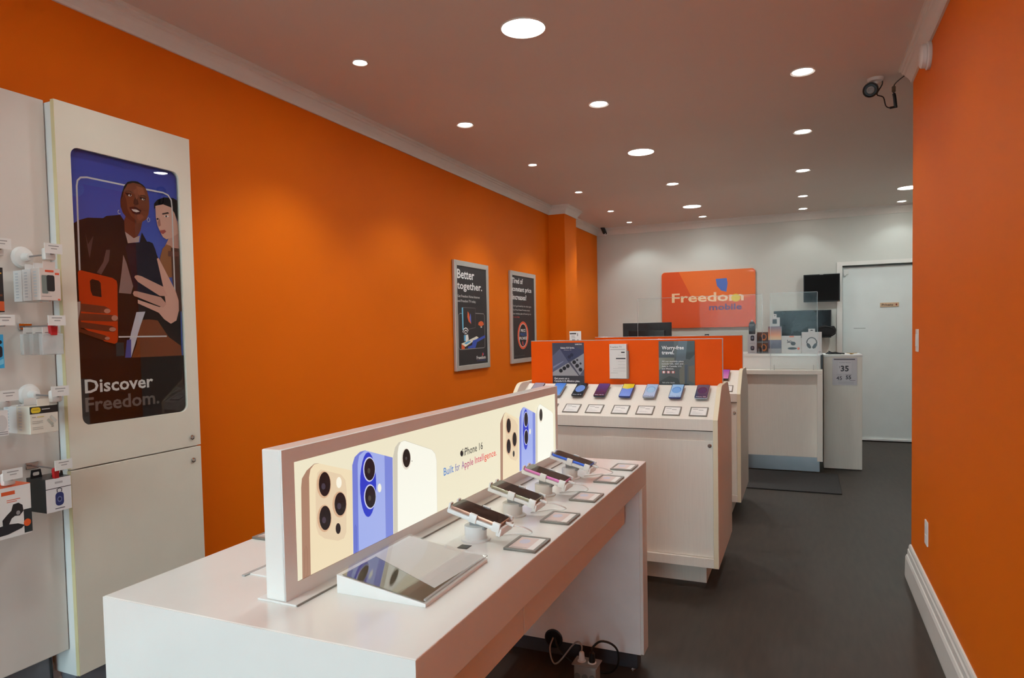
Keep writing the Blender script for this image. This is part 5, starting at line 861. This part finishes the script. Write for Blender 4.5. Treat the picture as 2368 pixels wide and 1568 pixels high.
# signs on the near island's orange board
def card(name, label, x0, x1, z0, z1, y, art, group=None, th=0.004):
    t = thing(name, label, 'sign', ((x0 + x1) / 2, y, z0), 0, group); w = (x1 - x0) / 2; h = z1 - z0
    MB().box(-w, w, -th, 0, 0, h, 0.0008).build('holder', ACRYL_EDGE, t)
    p = Print(); art(p, x1 - x0, h); p.build('printed_card', P_GLOSS, XZ((-w, -th - 0.0002, 0)), t); return t
def art_galaxy(p, w, h):
    p.grad((66, 68, 84), (96, 100, 118), 0, w, 0, h)
    p.poly((92, 98, 124), [(0, 0.075), (0.105, 0.14), (0.05, 0.225), (0, 0.18)]).poly((126, 132, 160), [(0.004, 0.10), (0.07, 0.142), (0.074, 0.15), (0.004, 0.115)])
    p.poly((62, 66, 96), [(0.05, 0.225), (0.105, 0.142), (w, 0.195), (w, 0.215), (0.15, 0.235)]).poly((150, 152, 160), [(0.118, 0.142), (0.176, 0.058), (w, 0.10), (w, 0.196)])
    p.poly((160, 160, 164), [(0.0, 0.078), (0.105, 0.138), (0.172, 0.056), (0.0, 0.056)]).line((60, 60, 74), [(0.118, 0.14), (0.176, 0.058)], 0.004)
    for cx, cy_ in ((0.055, 0.088), (0.078, 0.103), (0.101, 0.117), (0.143, 0.141), (0.162, 0.119), (0.183, 0.095)): p.ell((40, 40, 48), cx, cy_, 0.0125, 0.0125).ell((24, 24, 30), cx, cy_, 0.008, 0.008)
    for cx, cy_ in ((0.163, 0.155), (0.184, 0.133)): p.ell((54, 52, 60), cx, cy_, 0.007, 0.007)
    for cx, cy_ in ((0.112, 0.174), (0.128, 0.186)): p.ell((40, 44, 70), cx, cy_, 0.011, 0.011)
    p.rect((62, 60, 68), 0, w, 0, 0.057)
    p.text((226, 226, 230), 'SAMSUNG', 0.150, 0.248, 0.044, 0.008, 0.02).text((226, 226, 230), 'Galaxy S25 Series.', 0.055, 0.226, 0.092, 0.010, 0.02).text((160, 160, 172), 'Galaxy AI', 0.076, 0.214, 0.05, 0.007)
    p.text((232, 232, 234), 'Get yours on a', 0.011, 0.035, 0.098, 0.011, 0.02).text((232, 232, 234), 'Canada-U.S.-Mexico plan.', 0.011, 0.019, 0.168, 0.011, 0.02).text((140, 138, 146), 'Terms apply. See in store.', 0.011, 0.009, 0.10, 0.004)
yb = G1[1] - 0.0095
card('table_sign', 'dark phone advert with camera lenses standing on the near island board', -1.445, -1.239, 1.060, 1.322, yb, art_galaxy)
def art_travel(p, w, h):
    p.rect((80, 82, 80), 0, w, 0, h)
    p.poly((120, 120, 105), [(0, 0.10), (0.04, 0.12), (0.09, 0.15), (0.09, 0.172), (0, 0.172)]).poly((57, 62, 60), [(0.0, 0.03), (0.06, 0.065), (0.11, 0.05), (0.13, 0.0), (0.0, 0.0)])
    p.poly((86, 97, 105), [(0.095, 0.13), (0.115, h), (0.165, h), (0.155, 0.16)]).poly((105, 102, 89), [(0.12, 0.02), (0.118, 0.10), (0.150, 0.14), (0.150, 0.02)]).poly((48, 52, 49), [(0.165, h), (w, h), (w, 0.19), (0.178, 0.16), (0.155, 0.165)])
    p.poly((62, 70, 83), [(0.148, 0.02), (0.148, 0.13), (0.166, 0.13), (0.160, 0.02)]).poly((102, 89, 72), [(0.172, 0.04), (0.172, 0.12), (w, 0.13), (w, 0.02)]).poly((28, 28, 28), [(0.118, 0.0), (0.125, 0.018), (0.172, 0.018), (0.176, 0.0)])
    p.rect((60, 57, 60), 0, 0.088, 0.172, h)
    p.text((236, 236, 236), 'Worry-free', 0.017, 0.220, 0.128, 0.021, 0.02).text((236, 236, 236), 'travel.', 0.017, 0.192, 0.072, 0.021, 0.02)
    for k, (s, wd) in enumerate((('All our monthly plans', 0.126), ('include talk, text and', 0.124), ('data in Canada, U.S.', 0.116), ('and Mexico.', 0.07))): p.text((214, 214, 214), s, 0.017, 0.146 - 0.0142 * k, wd, 0.009, 0.015)
    for cx, c in ((0.028, (220, 120, 110)), (0.055, (200, 110, 120)), (0.082, (200, 90, 80))): p.rr(c, cx - 0.009, cx + 0.010, 0.080, 0.094, 0.004).rect((236, 230, 228), cx - 0.004, cx + 0.005, 0.081, 0.093)
    p.text((204, 204, 204), 'Ask us for details.', 0.019, 0.022, 0.074, 0.008, 0.01).text((180, 180, 180), 'Terms apply.', 0.03, 0.004, 0.04, 0.005)
card('table_sign', 'grey Worry-free travel advert standing on the near island board', -0.780, -0.574, 1.056, 1.325, yb, art_travel)
t = thing('brochure_holder', 'stack of white leaflets in a clear holder on the orange board', 'leaflets', (-1.019, yb, 1.105))
MB().box(-0.052, 0.052, -0.030, -0.001, 0, 0.206, 0.001).build('leaflets', PAPER, t)
MB().box(0.0522, 0.062, -0.026, 0, 0.0, 0.165, 0.001).box(-0.054, 0.06, -0.032, 0.0, -0.003, -0.0005, 0.0005).build('holder', ACRYL_EDGE, t)
p = Print(); p.text((60, 58, 60), 'Freedom TV', -0.046, 0.184, 0.070, 0.010).rect((176, 172, 172), -0.046, 0.044, 0.172, 0.176).rect((40, 40, 42), 0.020, 0.042, 0.153, 0.160).rect((50, 50, 52), -0.012, 0.046, 0.116, 0.123)
for v in (0.138, 0.100, 0.082, 0.066, 0.058, 0.044): p.rect((196, 192, 192), 0.0 if v > 0.06 else -0.03, 0.046, v, v + 0.002)
p.rect((176, 172, 172), -0.044, 0.0, 0.032, 0.034); p.build('front_print', P_MATTE, XZ((0, -0.0303, 0)), t)
t = thing('label_card', 'white printed card standing behind the near island orange board', 'card', (-1.304, G1[1] + 0.022, 1.062))
MB().box(-0.038, 0.038, 0, 0.003, 0.0, 0.331, 0.0005).build('card_sheet', PAPER, t)
Print().rect((50, 48, 50), -0.036, 0.006, 0.312, 0.320).rect((150, 148, 150), -0.026, -0.004, 0.298, 0.302).rect((140, 138, 140), 0.012, 0.018, 0.300, 0.318).rect((160, 158, 160), -0.026, 0.0, 0.288, 0.292).rect((40, 38, 40), -0.022, -0.002, 0.273, 0.279).rect((60, 58, 60), 0.012, 0.022, 0.272, 0.278).build('card_print', P_MATTE, XZ((0, -0.0003, 0)), t)

# ================================================================== cash counter
CT = (-0.92, 6.85)
t = thing('cash_counter', 'white two-level cash counter with lower front ledge before the back wall', 'counter', (CT[0], CT[1], 0)); ox, oy = CT
def cb(name, m, x0, x1, y0, y1, z0, z1, bev=0.0015, par=None): return MB().box(x0 - ox, x1 - ox, y0 - oy, y1 - oy, z0, z1, bev).build(name, m, par or t)
cb('ledge_top', GRAIN, -2.0, 0.165, 6.85, 7.06, 0.940, 0.980)
cb('end_post', GRAIN, 0.118, 0.165, 6.85, 7.10, 0.125, 0.940)
cb('end_post', GRAIN, -2.0, -1.953, 6.85, 7.10, 0.125, 0.940)
cb('front_panel', GRAIN, -1.953, 0.118, 6.94, 6.98, 0.145, 0.940)
cb('kick_plate', STEEL, -1.953, 0.140, 6.93, 6.96, 0.012, 0.148)
cb('kick_base', mat('raw_plinth', (120, 96, 74), 0.6), -1.953, 0.13, 6.955, 6.99, 0.0, 0.14)
cb('upper_front', WHITE_SATIN, -2.0, 0.150, 7.06, 7.08, 0.980, 1.105)
cb('upper_top', WHITE, -2.0, 0.165, 7.055, 7.62, 1.105, 1.130)
cb('back_body', GRAIN, -2.0, 0.14, 7.12, 7.58, 0.0, 1.105)
cb('gap_shade_strip', BLACK, 0.152, 0.172, 7.03, 7.06, 0.981, 1.118, 0.003)  # black strip painting in the shade of the gap beside the pedestal
t = thing('end_cabinet', 'narrow tall white pedestal carrying a price sheet beside the counter', 'cabinet', (0.348, 7.40, 0))
MB().box(-0.167, 0.167, -0.22, 0.22, 0.006, 1.092, 0.002).build('body', GRAIN, t)
MB().box(-0.170, 0.170, -0.223, 0.223, 1.092, 1.112, 0.002).build('top', WHITE_SATIN, t)
def art_price(p, w, h):
    p.rect((206, 202, 206), 0, w, 0, h).rect((80, 76, 82), 0.012, 0.196, h - 0.020, h - 0.009).rr((214, 210, 214), 0.05, 0.165, h - 0.150, h - 0.032, 0.006)
    p.text((120, 110, 130), 'PLANS FROM', 0.060, h - 0.050, 0.096, 0.008).text((50, 48, 54), '35', 0.072, h - 0.128, 0.070, 0.052, 0.03).text((90, 88, 96), '$', 0.058, h - 0.098, 0.010, 0.020)
    p.text((80, 76, 86), '45', 0.034, 0.052, 0.050, 0.034, 0.02).text((50, 48, 54), '55', 0.116, 0.060, 0.046, 0.034, 0.03).rect((150, 146, 156), 0.034, 0.080, 0.098, 0.101).rect((150, 146, 156), 0.112, 0.168, 0.102, 0.105).rect((150, 146, 156), 0.040, 0.080, 0.044, 0.046).rect((120, 116, 124), 0.15, 0.198, 0.046, 0.050)
    for k in range(4): p.rect((180, 176, 182), 0.05, 0.185, 0.012 + 0.007 * k, 0.0145 + 0.007 * k)
card('price_sheet', 'white price sheet showing 35, 45 and 55 taped to the pedestal', 0.258, 0.471, 0.818, 1.082, 7.179, art_price, None, 0.003)
t = thing('cable_bundle', 'small heap of black cable lying on top of the pedestal', 'cable', (0.29, 7.30, 1.112))
MB().tube([(-0.085, 0, 0.006), (-0.05, 0.02, 0.022), (-0.06, -0.02, 0.030), (-0.03, 0.01, 0.016), (0.0, -0.01, 0.020), (0.03, 0.015, 0.010), (0.08, 0.0, 0.006)], 0.006, 6).tube([(-0.06, 0.01, 0.006), (0.0, 0.02, 0.006), (0.05, -0.01, 0.006)], 0.006, 6).build('coil', BLACK, t)
MB().box(-0.075, -0.035, -0.015, 0.015, 0.002, 0.022, 0.004).build('plug', BLACK, t)
t = thing('keys', 'few brass keys lying on top of the pedestal', 'keys', (0.432, 7.31, 1.112))
MB().lathe([(0.014, 0.001), (0.016, 0.003), (0.014, 0.006), (0.012, 0.003)], 14).build('ring', BRASS, t)
for a in (10, 150, 250):
    o = MB().box(0.010, 0.022, -0.010, 0.010, 0.004, 0.009, 0.002).box(0.020, 0.050, -0.004, 0.004, 0.004, 0.008, 0.001).build('key', BRASS, t); o.rotation_euler = (0, R(-6), R(a))
tag(MB().box(-0.62, 0.292, 6.10, 6.90, 0.0, 0.010, 0.004).build('floor_mat', DARK_RUBBER), 'dark grey floor mat in front of the counter', 'mat')

# protective screens
def guard(label, x0, x1, y, z0, z1):
    t = thing('counter_screen', label, 'clear screen', ((x0 + x1) / 2, y, z0)); w = (x1 - x0) / 2
    MB().box(-w, w, -0.0025, 0.0025, 0, z1 - z0).build('sheet', SCREEN, t)
    MB().box(-w, w, -0.0026, 0.0026, z1 - z0, z1 - z0 + 0.004).box(-w - 0.004, -w, -0.0026, 0.0026, 0, z1 - z0).box(w, w + 0.004, -0.0026, 0.0026, 0, z1 - z0).build('polished_edge', ACRYL_EDGE, t)
    for fx in (-w + 0.03, w - 0.03): MB().prism([(-0.028, 0), (0.028, 0), (0.028, 0.012), (0.004, 0.05), (-0.004, 0.05), (-0.028, 0.012)], 'x', fx - 0.002, fx + 0.002).build('foot', ACRYL_EDGE, t)
guard('clear acrylic counter screen in front of the black monitor and orange sign', -1.613, -0.374, 7.098, 1.130, 1.715)
guard('clear acrylic counter screen in front of the product boxes', -0.288, 0.120, 6.925, 0.980, 1.712)

t = thing('monitor', 'black monitor seen from behind on the counter', 'monitor', (-1.58, 7.40, 1.130))
MB().box(-0.268, 0.268, -0.020, 0.010, 0.030, 0.335, 0.004).build('panel', BLACK, t)
MB().box(-0.20, 0.20, -0.045, -0.018, 0.06, 0.25, 0.012).build('back_shell', BLACK, t, True)
MB().box(-0.030, 0.030, -0.030, 0.0, 0.0, 0.12, 0.004).box(-0.11, 0.11, -0.08, 0.09, 0.0, 0.012, 0.004).build('stand', BLACK, t)

# boxes on the counter
def cbox(name, label, x0, x1, z0, z1, y0, depth, m, art, tab=None, cat='box'):
    t = thing(name, label, cat, ((x0 + x1) / 2, y0 + depth / 2, z0)); w = (x1 - x0) / 2
    MB().box(-w, w, -depth / 2, depth / 2, 0, z1 - z0, 0.0012).build('carton', m, t)
    p = Print(); art(p, x1 - x0, z1 - z0); p.build('front_print', P_GLOSS, XZ((-w, -depth / 2 - 0.0004, 0)), t)
    if tab: MB().plate([(-tab, z1 - z0 - 0.001), (tab, z1 - z0 - 0.001), (tab, z1 - z0 + 0.034), (-tab, z1 - z0 + 0.034)], [[(-tab * 0.5, z1 - z0 + 0.014), (tab * 0.5, z1 - z0 + 0.014), (tab * 0.2, z1 - z0 + 0.022), (-tab * 0.2, z1 - z0 + 0.022)]], 0.001, XZ((0, -depth / 2 + 0.003, 0))).build('hang_tab', m, t)
    return t
def art_pod(p, w, h): p.rect((196, 192, 198), 0, w, 0, h).rr((54, 52, 64), w * 0.32, w * 0.72, h * 0.38, h * 0.88, 0.012).ell((120, 118, 136), w * 0.52, h * 0.66, 0.010, 0.012).rect((150, 146, 156), w * 0.2, w * 0.8, h * 0.14, h * 0.17)
cbox('speaker_box', 'lower of two stacked pale boxes with a small dark speaker printed, on the counter', -0.512, -0.425, 1.130, 1.2155, 7.13, 0.16, mat('lilac_carton', (206, 202, 208), 0.45), art_pod)
cbox('speaker_box', 'upper of two stacked pale boxes with a small dark speaker printed, on the counter', -0.512, -0.425, 1.216, 1.323, 7.13, 0.16, mat('lilac_carton', (206, 202, 208), 0.45), art_pod)
t = thing('black_pouch', 'black pouch-shaped pack standing on the two pale boxes', 'package', (-0.473, 7.18, 1.323))
MB().prism([(-0.030, 0), (0.030, 0), (0.031, 0.10), (0.018, 0.126), (-0.018, 0.126), (-0.031, 0.10)], 'y', -0.014, 0.014, 0.004).build('pouch', mat('charcoal_pack', (42, 44, 52), 0.4), t)
MB().lathe([(0.008, 0.126), (0.008, 0.134), (0.005, 0.142)], 12).build('tip', WHITE_PLASTIC, t)
Print().text((206, 206, 210), 'SanDisk', -0.024, 0.088, 0.046, 0.009, 0.02).rect((150, 150, 156), -0.024, 0.004, 0.072, 0.077).build('label_print', P_MATTE, XZ((0, -0.0145, 0)), t)
def art_brown(p, w, h): p.grad((96, 56, 34), (60, 40, 34), 0, w, 0, h).ell((200, 110, 50), w * 0.62, h * 0.55, w * 0.26, h * 0.34).ell((70, 42, 34), w * 0.62, h * 0.58, w * 0.17, h * 0.22).ell((50, 34, 32), w * 0.3, h * 0.38, w * 0.15, h * 0.25).rect((110, 108, 110), 0, w, 0, h * 0.16)
cbox('headset_box', 'lower of two stacked brown boxes with orange rings on the counter', -0.423, -0.321, 1.130, 1.2345, 7.13, 0.14, mat('brown_carton', (84, 60, 48), 0.4), art_brown)
cbox('headset_box', 'upper of two stacked brown boxes with orange rings on the counter', -0.423, -0.321, 1.235, 1.341, 7.13, 0.14, mat('brown_carton', (84, 60, 48), 0.4), art_brown)
def art_sunset(p, w, h): p.grad((120, 104, 120), (236, 150, 100), 0, w, h * 0.66, h).grad((236, 160, 110), (228, 200, 150), 0, w, h * 0.5, h * 0.66).grad((120, 108, 130), (70, 66, 90), 0, w, h * 0.18, h * 0.5).rect((150, 146, 150), 0, w, 0, h * 0.18).poly((84, 74, 96), [(0, h * 0.18), (w * 0.4, h * 0.40), (w * 0.7, h * 0.30), (w, h * 0.46), (w, h * 0.18)])
cbox('tall_photo_box', 'tall box with a sunset landscape picture on the counter', -0.319, -0.198, 1.130, 1.397, 7.13, 0.12, mat('grey_carton', (170, 166, 168), 0.4), art_sunset)
cbox('adapter_box', 'small white box with a black square standing on the sunset box', -0.302, -0.214, 1.3975, 1.485, 7.15, 0.07, WBOX, lambda p, w, h: p.rect((214, 212, 210), 0, w, 0, h).rr((40, 40, 46), w * 0.26, w * 0.72, h * 0.28, h * 0.80, 0.004), 0.016)
def art_car(p, w, h):
    p.rect((216, 212, 208), 0, w, 0, h).rect((230, 110, 70), w * 0.40, w * 0.64, h * 0.93, h)
    p.line((60, 58, 60), [(w * 0.30, h * 0.78), (w * 0.34, h * 0.64), (w * 0.5, h * 0.62)], 0.008).ell((50, 50, 52), w * 0.60, h * 0.56, w * 0.13, h * 0.11).line((70, 68, 70), [(w * 0.28, h * 0.6), (w * 0.45, h * 0.72), (w * 0.62, h * 0.62)], 0.007).ell((40, 40, 42), w * 0.55, h * 0.28, w * 0.24, h * 0.07).ell((230, 110, 70), w * 0.87, h * 0.27, 0.012, 0.012)
cbox('car_mount_box', 'white box with a black car mount and orange dot on the counter', -0.196, -0.020, 1.130, 1.300, 7.13, 0.12, WBOX, art_car)
def art_head(p, w, h):
    p.rect((216, 210, 208), 0, w, 0, h)
    p.line((44, 42, 46), [(w * 0.5 + 0.044 * math.cos(R(a)), h * 0.50 + 0.050 * math.sin(R(a))) for a in range(-10, 200, 15)], 0.009)
    p.poly((40, 38, 42), [(w * 0.27, h * 0.50), (w * 0.40, h * 0.44), (w * 0.48, h * 0.28), (w * 0.42, h * 0.22), (w * 0.30, h * 0.28), (w * 0.24, h * 0.40)]).poly((52, 50, 54), [(w * 0.74, h * 0.50), (w * 0.62, h * 0.44), (w * 0.52, h * 0.28), (w * 0.58, h * 0.21), (w * 0.70, h * 0.26), (w * 0.77, h * 0.40)])
    p.rect((176, 170, 168), w * 0.2, w * 0.6, h * 0.10, h * 0.115).rect((90, 88, 90), w * 0.84, w * 0.96, h * 0.05, h * 0.07)
cbox('headphone_box', 'white box printed with black headphones at the right end of the counter', -0.014, 0.164, 1.130, 1.334, 7.13, 0.13, WBOX, art_head, 0.030)
t = thing('card_stand', 'tiny black card stand on the counter under the orange sign', 'card stand', (-0.93, 7.30, 1.130))
MB().prism([(-0.02, 0), (0.02, 0), (0.006, 0.20), (0.0, 0.20)], 'x', -0.022, 0.022, 0.001).build('stand', BLACK, t)
Print().text((226, 226, 226), 'visa', -0.014, 0.182, 0.028, 0.009, 0.02).build('card_print', P_MATTE, XZ((0, -0.006, 0)), t)

# ================================================================== back wall things
t = thing('wall_sign', 'large rounded orange wall sign with cream name and blue leaf on back wall', 'sign', (-1.131, YB, 1.398))
sw, sh = 0.584, 0.734
MB().prism(rrect(-sw, sw, 0, sh, 0.045, 6), 'y', -0.035, -0.004, 0.002).build('panel', mat('sign_orange', (236, 112, 40), 0.35, var=0.02), t)
p = Print(2e-4); p.poly((222, 84, 32), rrect(-sw + 0.004, sw - 0.004, 0.004, sh - 0.004, 0.043, 6))
p.poly((236, 112, 40), [(-0.36, sh - 0.005), (0.54, sh - 0.005), (sw - 0.006, sh - 0.05), (sw - 0.006, 0.40), (0.30, 0.33), (-0.18, 0.36)])
p.text((246, 206, 164), 'Freedom', -0.452, 0.337, 0.895, 0.115, 0.02).ell((236, 204, 60), 0.348, 0.372, 0.055, 0.05)
p.poly((84, 112, 190), [(0.104, 0.62), (0.24, 0.625), (0.25, 0.56), (0.235, 0.45), (0.17, 0.47), (0.12, 0.53)])
p.text((98, 72, 120), 'mobile', 0.02, 0.225, 0.40, 0.075, 0.02)
p.build('sign_face', P_GLOSS, XZ((0, -0.0355, 0)), t)
t = thing('wall_tv', 'small blank black television hung high beside the door frame', 'television', (0.203, YB, 1.680))
MB().box(-0.199, 0.199, -0.085, -0.045, 0.0, 0.332, 0.004).build('panel', BLACK, t)
MB().box(-0.190, 0.190, -0.0862, -0.0853, 0.012, 0.322).build('screen', mat('matte_black_screen', (22, 20, 20), 0.45, spec=0.08), t)
MB().box(-0.05, 0.05, -0.045, 0.0, 0.10, 0.24, 0.003).build('wall_bracket', BLACK, t)
Print().rect((190, 190, 190), -0.02, 0.02, 0.3245, 0.3285).ell((210, 160, 60), 0.188, 0.008, 0.003, 0.003).build('badge', P_MATTE, XZ((0, -0.0868, 0)), t)
t = thing('wall_monitor', 'wide dark glossy monitor on the back wall behind the clear screen', 'monitor', (-0.012, YB, 1.250))
MB().box(-0.322, 0.322, -0.080, -0.045, 0.0, 0.334, 0.004).build('panel', BLACK, t)
MB().box(-0.312, 0.312, -0.0812, -0.0803, 0.010, 0.324).build('screen', BLACK_GLOSS, t)
MB().box(-0.05, 0.05, -0.045, 0.0, 0.10, 0.24, 0.003).build('wall_bracket', BLACK, t)
t = thing('black_pouch', 'black padded pouch hanging under the right corner of the wall monitor', 'pouch', (0.262, YB - 0.13, 1.262))
MB().prism([(-0.085, 0.0), (0.05, 0.0), (0.092, 0.03), (0.098, 0.085), (0.075, 0.128), (0.03, 0.122), (-0.03, 0.135), (-0.09, 0.12)], 'y', -0.03, 0.045, 0.010).build('pouch', mat('black_fabric', (22, 21, 24), 0.8), t, True)
MB().tube([(-0.09, -0.032, 0.10), (-0.03, -0.036, 0.12), (0.04, -0.036, 0.11), (0.09, -0.03, 0.06), (0.05, -0.034, 0.02)], 0.003, 6).build('strap', CABLE, t)
bpy.context.view_layer.update()
